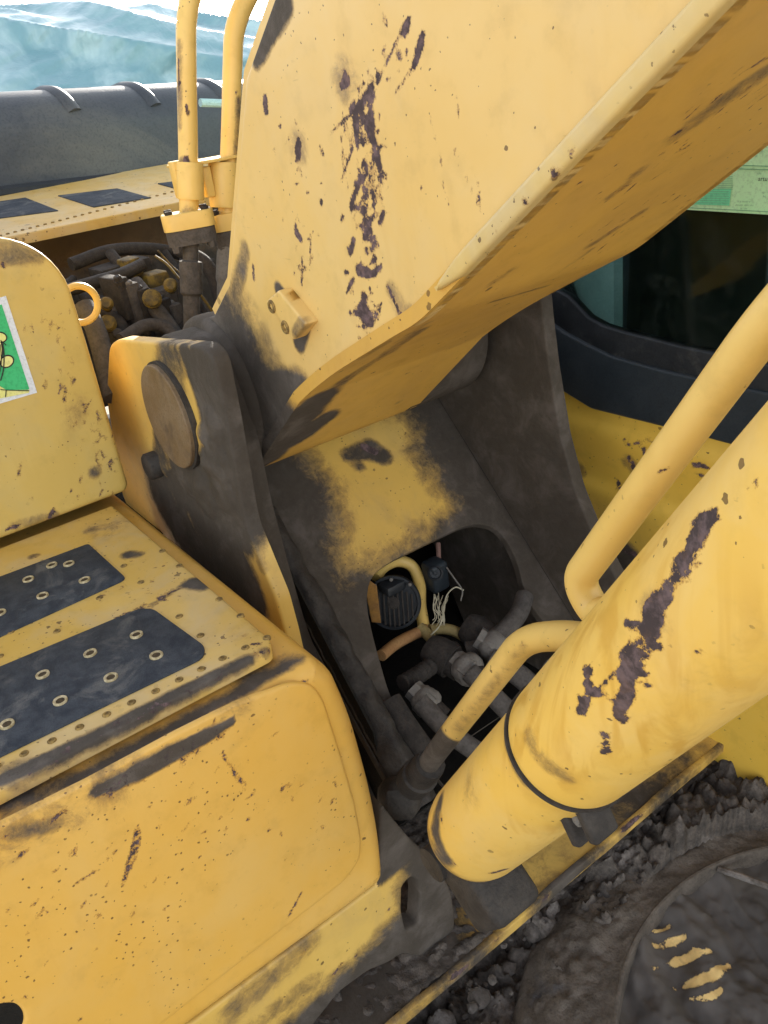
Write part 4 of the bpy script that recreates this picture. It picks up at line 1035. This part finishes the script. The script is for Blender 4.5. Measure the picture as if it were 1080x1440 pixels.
flange(r2, 326, 322, 60, 46, XPp-.02)
hose_stack(r2, [(319, 345, 10), (318, 356, 13), (316, 395, 13), (314, 400, 9), (313, 500, 9)], XPp-.02, 'dustlt')
cl_ = thing('pipe_clamp', 'cream twin clamp gripping both oil pipes above their bolted flanges', 'pipe clamp', PX(290, 280, XPp))
for (u0, v0, v1, rp, xx) in ((268, 229, 281, 18.5, XPp), (316, 229, 292, 22, XPp-.02)):
    a, b = PX(u0-1.5, v0, xx), PX(u0+.5, v1, xx)
    Ls = np.linalg.norm(b-a); V, F = lathe(a, b, [(0, 13*S1), (0, rp*S1), (.003, rp*S1*1.03), (Ls-.004, rp*S1*1.03), (Ls, rp*S1), (Ls, 13*S1)], 28)
    mesh_obj('sleeve', V, F, 'pipe', cl_, smooth=30)
a, b = PX(276, 232, XPp+.004), PX(305, 280, XPp-.012)
V, F = box((min(a[0], b[0])-.008, min(a[1], b[1])+.012, min(a[2], b[2])+.006), (max(a[0], b[0])-.006, max(a[1], b[1])-.004, max(a[2], b[2])-.006), .003); mesh_obj('bridge', V, F, 'pipe', cl_)
a = PX(250, 226, XPp-.01); b = PX(257, 278, XPp-.01)
V, F = box((a[0]-.02, min(a[1], b[1])-.006, b[2]), (a[0]+.005, max(a[1], b[1])+.01, a[2]), .002); mesh_obj('side_strap', V, F, 'pipe', cl_)
a, b = PX(262, 228, XPp-.05), PX(330, 226, XPp-.05)
V, F = box((a[0]-.03, a[1]-.03, a[2]-.006), (a[0]+.06, b[1]+.02, a[2]), .002); mesh_obj('top_plate', V, F, 'pipe', cl_)

# ================================================================== ENGINE BAY CLUTTER
bay = thing('added_bay_walls', 'near black walls added to shut light out of the engine bay below the walkway', 'engine bay', (-.6, .4, -.3))
wall('floor', [(-1.05, -.3, -.30), (-.15, .03, -.30), (-.15, 1.0, -.30), (-1.05, 1.0, -.30)], 'cavity', bay)  # floor and side added so light does not leak into the bay
wall('added_side', [(-.82, .72, -.22), (-.1, .72, -.22), (-.1, .72, .12), (-.82, .72, .12)], 'cavity', bay)
def bx_px(name, u, v, x, size, mat, parent, rot=.3, bev=.004):
    c = PX(u, v, x); h = np.array(size)/2
    V, F = box(c-h, c+h, bev, 2, rot=rotm((.2, .3, 1), rot)); return mesh_obj(name, V, F, mat, parent)
cv = thing('control_valve', 'dirty valve block with round yellow caps in the engine bay', 'valve block', PX(200, 440, -.55)-np.array((0, 0, .1)))
bx_px('block', 190, 450, -.60, (.12, .17, .12), 'dust', cv, .2, .012)
bx_px('block', 170, 380, -.66, (.07, .12, .035), 'dustdk', cv, .15, .006)
bx_px('yellow_block', 183, 376, -.62, (.04, .035, .04), 'brass', cv, .25)
bx_px('yellow_block', 218, 396, -.60, (.05, .06, .045), 'brass', cv, .1, .014)
for u, v, r in ((150, 428, .011), (152, 456, .014), (214, 421, .016), (240, 402, .012), (165, 470, .009), (190, 476, .009), (205, 466, .008)):
    c = PX(u, v, -.46); V, F = lathe(c, CAM*.4+c*.6+np.array((0, 0, .1)), [(-.05, r*.8), (0, r*.8), (.0, r*1.2), (.012, r*1.2), (.014, r), (.022, r), (.024, r*.8), (.024, 0)], 16)
    mesh_obj('cap', V, F, 'brass' if r > .009 else 'dust', cv, smooth=35)
for k in range(6):
    u, v = 166+15*k, 418+7*k
    bx_px('valve_section', u, v, -.53+.004*k, (.07, .026, .085), 'dust' if k % 2 else 'dustdk', cv, .25, .004)
    c = PX(u+2, v-20, -.50); V, F = lathe(c, c+np.array((.3, -.2, 1)), [(-.01, .011), (.006, .011), (.006, .008), (.014, .008), (.016, .006), (.016, 0)], 6)
    mesh_obj('spool_cap', V, F, 'dustlt' if k % 2 else 'greasy', cv, smooth=20)
for i, (u, v, r, sq) in enumerate(((178, 468, .022, (1, 1.4, .6)), (236, 462, .024, (1, 1.5, .6)))):
    V, F = lump(PX(u, v, -.5), r, i+20, .45, 3, sq); mesh_obj('dirt_lump', V, F, 'dust', cv, smooth=70)
bayhoses = [
 ('thick grey dusty hose curving down behind the left oil pipe', [(190, 398, -.55), (212, 425, -.5), (240, 462, -.45), (262, 500, -.4)], .0165, 'dust'),
 ('dark hose lying across the back of the engine bay', [(100, 372, -.7), (160, 352, -.72), (230, 352, -.72), (300, 372, -.7)], .014, 'dustdk'),
 ('grey blue hose between the tall tank and the bracket plate', [(118, 430, -.42), (135, 465, -.38), (150, 520, -.34), (160, 560, -.3)], .019, 'dust'),
 ('black hose beside the right oil pipe in the bay', [(250, 350, -.62), (290, 372, -.55), (310, 420, -.5), (312, 480, -.45)], .016, 'dustdk'),
 ('dusty pipe with a shiny flat top in front of the tank corner', [(95, 408, -.58), (130, 398, -.58), (170, 386, -.58), (200, 372, -.6)], .013, 'greasy'),
 ('thin dark hose looping low in the engine bay', [(240, 430, -.52), (262, 445, -.52), (290, 470, -.5), (305, 500, -.45)], .010, 'dustdk'),
 ('brown hose running low behind the bracket top', [(170, 478, -.42), (205, 458, -.44), (235, 462, -.44), (255, 490, -.4)], .013, 'dust'),
]
_q = random.Random(11)
for k in range(9):
    u0, v0 = _q.uniform(100, 290), _q.uniform(350, 430); u1, v1 = u0+_q.uniform(-60, 90), _q.uniform(440, 500)
    bayhoses.append(('grubby thin hose deep among the pipes of the engine bay', [(u0, v0, -.68), (u0*.6+u1*.4+_q.uniform(-15, 15), v0*.6+v1*.4, -.6), (u1, v1, -.5), (u1+_q.uniform(-10, 20), v1+40, -.45)], _q.uniform(.006, .012), 'dustdk'))
for lab, pts, r, mt in bayhoses:
    P = catmull([PX(*p) for p in pts], 10)
    tag(tube('bay_hose', [p for p in P], r, mt, None, segs=14, base=P[-1]), lab, 'hose', group='hoses in the engine bay')
for lab, pts, r in (('pale yellow wire crossing behind the left oil pipe', [(218, 360, -.52), (235, 372, -.5), (252, 392, -.48)], .0026), ('short yellow wire end right of the left oil pipe', [(280, 412, -.44), (290, 425, -.43), (300, 440, -.42)], .0028), ('thin brown wire beside the yellow block', [(222, 352, -.54), (240, 372, -.53), (258, 388, -.5)], .002)):
    P = catmull([PX(*p) for p in pts], 6)
    tag(tube('wire', P, r, 'brass', None, segs=8, base=P[-1]), lab, 'wire', group='wires in the engine bay')

# ================================================================== INSIDE THE SERVICE OPENING
def pdepth(u, v): return depth_of(PP(u, v, PO, PN))
def PI(u, v, dd): return PD(u, v, pdepth(u, v)+dd)
hn_ = thing('horn', 'round black horn with slotted grille behind the opening', 'horn', PI(553, 850, .10))
c = PI(553, 848, .085); ax = (CAM-c)/np.linalg.norm(CAM-c); ax = ax*.80+np.array((.35, -.52, .1)); ax /= np.linalg.norm(ax)
rh = .052
V, F = lathe(c-ax*.04, c+ax, [(0, 0), (0, rh*.6), (.02, rh*.95), (.034, rh), (.040, rh*.98), (.040, rh*.88), (.034, rh*.84), (.034, 0)], 40)
mesh_obj('body', V, F, 'black', hn_, smooth=35)
up_ = np.array((0, 0, 1))-ax*ax[2]; up_ /= np.linalg.norm(up_); sd_ = np.cross(up_, ax)
for k in range(9):
    x = (-.8+.2*k)*rh*.85; hh = math.sqrt(max(0, (rh*.86)**2-x*x))
    if hh < .006: continue
    a_ = c+sd_*x+up_*hh*.55; b_ = c+sd_*x-up_*hh
    tube('grille_bar', [a_, b_], .0019, 'dustdk', hn_, segs=8)
V, F = lathe(c-ax*.002, c+ax, [(0, .012), (.003, .012), (.004, .009), (.004, 0)], 20); mesh_obj('centre_cap', V, F, 'dustdk', hn_, smooth=35)
q0 = c+up_*rh*.62; V, F = box(q0-np.array((.012, .012, .008)), q0+np.array((.012, .012, .008)), .003, 2); V = (V-q0)*np.array((1.4, 1.8, 1.2))+q0; mesh_obj('bracket', V, F, 'black', hn_)
for dx in (-.55, .0, .6):
    p = c+sd_*rh*dx*1.1+up_*rh*(.86-.35*abs(dx)); V, F = lathe(p, p+ax, [(0, .0035), (.006, .0035), (.007, .002), (.007, 0)], 8); mesh_obj('bolt', V, F, 'dustlt', hn_)
def ihose(lab, pts, r, mt, name='opening_hose', cat='hose', corr=False, grp='hoses inside the opening', rr=None):
    P = catmull([PI(*p) for p in pts], 12)
    if corr:
        P = dense(P, .0016); rad = [r*(1+.12*math.sin(i*1.05)) for i in range(len(P))]
    else: rad = r
    return tag(tube(name, P, rad, mt, None, segs=14, base=P[-1]), lab, cat, group=grp)
ihose('curved yellow pipe arching over the round horn', [(528, 812, .10), (540, 797, .11), (560, 789, .12), (580, 797, .12), (590, 822, .12), (591, 850, .11), (596, 882, .09)], .0115, 'pipe', 'yellow_pipe', 'pipe')
ihose('orange brown hose below the horn at left edge of the opening', [(536, 922, .05), (556, 906, .07), (580, 893, .08), (600, 885, .08)], .0105, rough_mat('faded_orange_hose', (.30, .15, .06), (.36, .2, .08), 40, .7, .001), 'opening_hose')
ihose('short tan hose under the yellow pipe', [(590, 882, .08), (602, 893, .07), (614, 908, .06), (622, 920, .06)], .0105, rough_mat('tan_hose', (.25, .19, .075), (.3, .22, .09), 40, .7, .001))
ihose('tan hose stub pointing right below the tangled wire', [(604, 886, .08), (622, 884, .08), (640, 888, .08), (660, 900, .08)], .0105, bpy.data.materials['tan_hose'])
ihose('dark corrugated conduit at lower left of the opening', [(566, 962, .02), (590, 948, .03), (615, 930, .05), (640, 912, .08)], .015, 'dustdk', corr=True)
ihose('large dusty hose along right rim of the opening', [(738, 838, .0), (730, 862, -.01), (712, 884, -.005), (690, 900, .02), (660, 912, .06)], .017, 'dust')
ihose('dark hose running out below the pale coupling', [(590, 985, -.02), (622, 1020, -.03), (660, 1050, -.03), (720, 1085, -.01)], .017, 'dust')
ihose('thick dusty hose low at left below the opening', [(548, 985, -.01), (570, 1020, -.02), (598, 1060, -.02), (612, 1085, -.02)], .02, 'dustdk')
ihose('dusty hose passing under the lower oil pipe', [(690, 925, -.0), (730, 950, -.02), (770, 985, -.02), (820, 1020, 0)], .02, 'dust')
ihose('dusty hose leaving the middle coupling to lower right', [(660, 945, -.02), (690, 975, -.03), (725, 1010, -.03), (770, 1050, -.02)], .018, 'dust')
def coupling(lab, pa_, pb2_, r):
    a, b = PI(*pa_), PI(*pb2_); L_ = np.linalg.norm(b-a)
    root = thing('hose_coupling', lab, 'hose coupling', a, 'dusty couplings in the opening')
    V, F = lathe(a, b, [(0, 0), (0, r*.8), (L_*.3, r*.82), (L_*.3, r*1.02), (L_*.36, r*1.1), (L_*.62, r*1.1), (L_*.66, r*1.0)], 6); mesh_obj('hex_nut', V, F, 'dustlt', root, smooth=20)
    V, F = lathe(a, b, [(L_*.60, r*.8), (L_, r*.85), (L_, 0)], 16); mesh_obj('ferrule', V, F, 'dustdk', root, smooth=40)
    V, F = lump(a+(b-a)*.45, r*1.12, int(pa_[0]), .22, 3, (1, 1, 1)); mesh_obj('dirt_crust', V, F, 'dustlt', root, smooth=70)
coupling('pale mud caked coupling at lower left of the opening', (580, 968, .0), (622, 1010, -.02), .023)
coupling('dusty coupling in the middle beside the lower oil pipe', (640, 928, .02), (680, 958, -.02), .026)
coupling('dusty coupling at right below the large hose', (672, 895, .02), (722, 925, -.0), .026)
for (u, v, dd, r, sq) in ((600, 905, .05, .02, (1, 1, .8)),):
    pass
for lab, u, v, dd, r in (('dark dusty fitting body left of the middle coupling', 615, 918, .05, .032), ('dark dusty fitting body above the right coupling', 668, 888, .06, .034)):
    root = thing('hose_fitting', lab, 'hose fitting', PI(u, v, dd), 'dark fittings in the opening')
    a = PI(u, v, dd); b = PI(u+34, v+22, dd-.03); L_ = np.linalg.norm(b-a)
    V, F = lathe(a, b, [(-.02, 0), (-.02, r*.8), (0, r), (L_*.6, r), (L_*.6, r*.8), (L_, r*.8), (L_, 0)], 14); mesh_obj('body', V, F, 'dustdk', root, smooth=35)
wall_ = sheet('side_lug', Frame(PI(524, 845, .04), (CAM-PI(524, 845, .04))/np.linalg.norm(CAM-PI(524, 845, .04)), np.cross((0, 0, 1.), (CAM-PI(524, 845, .04))/np.linalg.norm(CAM-PI(524, 845, .04))), (0, 0, 1.)), [np.array(p) for p in [(-.010, -.045), (.010, -.050), (.014, .03), (.0, .045), (-.012, .03)]], rough_mat('rusty_orange_paint', (.30, .15, .03), (.18, .09, .03), 50, .7, .002), hn_, thick=.01, bevel=.002, edge=.01)
sn = thing('sensor', 'small black sensor with round lens hanging beside the yellow pipe', 'sensor', PI(612, 805, .10))
c = PI(612, 806, .10)
V, F = box(c-np.array((.02, .02, .035)), c+np.array((.02, .02, .028)), .008, 3); mesh_obj('housing', V, F, 'blackr', sn)
axs = (CAM-c)/np.linalg.norm(CAM-c); q = c+axs*.024
V, F = lathe(q, q+axs, [(0, .015), (.006, .015), (.008, .012), (.005, .010), (.005, .004), (.007, .003), (.007, 0)], 20); mesh_obj('lens', V, F, 'black', sn, smooth=40)
tube('strap', [PI(616, 764, .09), PI(617, 790, .09)], .005, rough_mat('pink_strap', (.2, .11, .09), (.25, .14, .11), 40, .8, .001), sn, segs=8)
P = catmull([PI(628, 798, .07), PI(640, 815, .06), PI(650, 830, .06), (PI(648, 845, .07))], 8); tag(tube('wire', P, .0016, 'dustlt', None, segs=6, base=P[-1]), 'thin dark wire looping right of the sensor', 'wire', group='wires inside the opening')
P = catmull([PI(652, 830, .06), PI(640, 826, .06), PI(628, 838, .06), PI(624, 860, .06), PI(618, 880, .06), PI(606, 893, .05)], 8); tag(tube('wire', P, .0014, 'wire', None, segs=6, base=P[-1]), 'pale wire hanging from the sensor down to the tan hoses', 'wire', group='wires inside the opening')
tg = []
for k in range(14):
    x0 = 620+random.uniform(-7, 7)
    P = catmull([PI(x0+random.uniform(-4, 4), 838+random.uniform(-6, 10), .075), PI(x0+random.uniform(-6, 6), 855, .07), PI(x0+random.uniform(-7, 7), 868, .07), PI(x0+random.uniform(-6, 4), 880+random.uniform(-8, 4), .07)], 6)
    tg.append(sweep(P, .0008, 5))
V, F = join(*tg); tag(mesh_obj('wire_tangle', V, F, 'wire', None, base=PI(620, 880, .07)), 'frayed tangle of pale wires under the black sensor', 'wire tangle')
# small parts right of the lower pipe, beside the barrel
V, F = join(lathe(PI(778, 935, .0), PI(800, 912, .0), [(0, 0), (0, .012), (.02, .012), (.02, .009), (.04, .009), (.04, 0)], 10), lump(PI(776, 938, 0), .016, 9, .4, 2))
tag(mesh_obj('grease_fitting', V, F, 'dustlt', None, base=PI(776, 938, .0)), 'small grey fitting between lower oil pipe and barrel', 'fitting')

# ================================================================== MUD AND TYRE BELOW
ZM = -.985
def mud_fn(s, t):
    x = .30+1.8*s; y = -.8+2.6*t
    e = min(s, t, 1-t, 1-s)
    z = ZM if True else 0
    return (x, y, z)
V, F = grid_surf(mud_fn, 420, 560)
edge = np.minimum.reduce([(2.1-V[:, 0]), V[:, 1]+.8, 1.8-V[:, 1]])
n1 = fbm(V, 7, 3); n2 = fbm(V+9, 24, 4)
V[:, 2] += n1*.10+np.abs(n2)*.16+np.abs(fbm(V, 50, 5))*.06+fbm(V, 160, 2)*.006+.10*np.clip((V[:, 1]-.38)/.35, 0, 1)*np.clip((.80-V[:, 0])/.2, 0, 1)-np.clip(.22-edge, 0, .22)*2.4
rc = np.array((1.000, .453)); rd = np.hypot(V[:, 0]-rc[0], V[:, 1]-rc[1])
V[:, 2] = np.where(rd < .46, np.minimum(V[:, 2], -1.06), V[:, 2])
tag(mesh_obj('mud_heap', V, F, 'mud', None, base=(1.2, .4, -1.3), smooth=70), kind='stuff')
cl2 = []
for k in range(800):
    x, y = random.uniform(.44, .72), random.uniform(-.3, 1.0)
    if math.hypot(x-rc[0], y-rc[1]) < .56 + random.uniform(-.04, .05): continue
    r = random.choice((.002, .003, .003, .004, .004, .005, .006, .007, .010, .016))*random.uniform(.6, 1.3)
    cl2.append(lump((x, y, ZM+.012+random.uniform(-.02, .03)), r, k, .62, 1 if r < .006 else 2, (1, random.uniform(.7, 1.7), random.uniform(.45, .9))))
V, F = join(*cl2); tag(mesh_obj('mud_clods', V, F, 'clod', None, base=(.7, .3, -.95), smooth=50), kind='stuff')
ty = thing('tyre', 'large mud caked tyre lying flat, sandy soil filling its middle', 'tyre', (rc[0], rc[1], -1.0))
ri = .413
profT = [(ri+.012, -.11), (ri-.002, -.05), (ri-.002, -.006), (ri+.003, .001), (ri+.008, -.001), (ri+.03, -.006), (ri+.07, -.004), (ri+.11, -.010), (ri+.14, -.024), (ri+.165, -.05), (ri+.18, -.16)]
V = []; nA = 420; npf = len(profT)
pf_ = [np.array(p) for p in catmull([np.array((a, 0, b)) for a, b in profT], 8)]; npf = len(pf_)
for i in range(nA):
    w = 2*math.pi*i/nA
    for p in pf_: V.append((rc[0]+p[0]*math.cos(w), rc[1]+p[0]*math.sin(w), -.94+p[2]))
F = [(i*npf+j, ((i+1) % nA)*npf+j, ((i+1) % nA)*npf+j+1, i*npf+j+1) for i in range(nA) for j in range(npf-1)]
V = np.array(V); _rr = np.hypot(V[:, 0]-rc[0], V[:, 1]-rc[1])-ri; _k = np.clip(_rr/.05, .12, 1); V[:, 2] += (fbm(V, 16, 4)*.028+np.abs(fbm(V, 34, 4))*.03+fbm(V, 110, 3)*.010)*_k
mesh_obj('sidewall', V, F, rough_mat('mud_on_rubber', (.085, .068, .054), (.16, .13, .105), 18, .9, .008, c3=(.065, .062, .066), fine=190), ty, smooth=60)
def soil(s, t):
    r = (ri+.02)*s; w = 2*math.pi*t; return (rc[0]+r*math.cos(w), rc[1]+r*math.sin(w), -.964-.045*(1-s*s))
V, F = grid_surf(soil, 110, 420)
wv = np.hypot(V[:, 0]-rc[0]+.25, V[:, 1]-rc[1]-.3)
V[:, 2] += np.sin(wv*62+fbm(V, 6, 3)*9)*.010+np.sin(wv*150+fbm(V+5, 9, 3)*14)*.0035+fbm(V, 20, 4)*.024+fbm(V, 90, 3)*.006
soilm = paint('rippled_soil_sunstreaks', (.075, .065, .058), (.12, .102, .09), speck=0, rough=.9, chipc=(.74, .50, .19), chipn=.6, chipv=1.12)
mesh_obj('soil_filling', V, F, soilm, ty, smooth=70, chipw=.012, chips=['918,1309,3 940,1303,4', '920,1330,4 945,1325,6 962,1317,4', '918,1362,2 950,1353,6 975,1342,8 998,1337,4', '948,1390,2 980,1380,7 1008,1368,8 1024,1358,3', '972,1405,2 1000,1402,5 1013,1392,4'])  # yellow strokes paint streaks of sunlight onto the soil
tube('stick', catmull([PZ(1010, 1222, -.948), PZ(1040, 1232, -.944), PZ(1090, 1250, -.948)], 6), .006, 'clod', ty, segs=8)
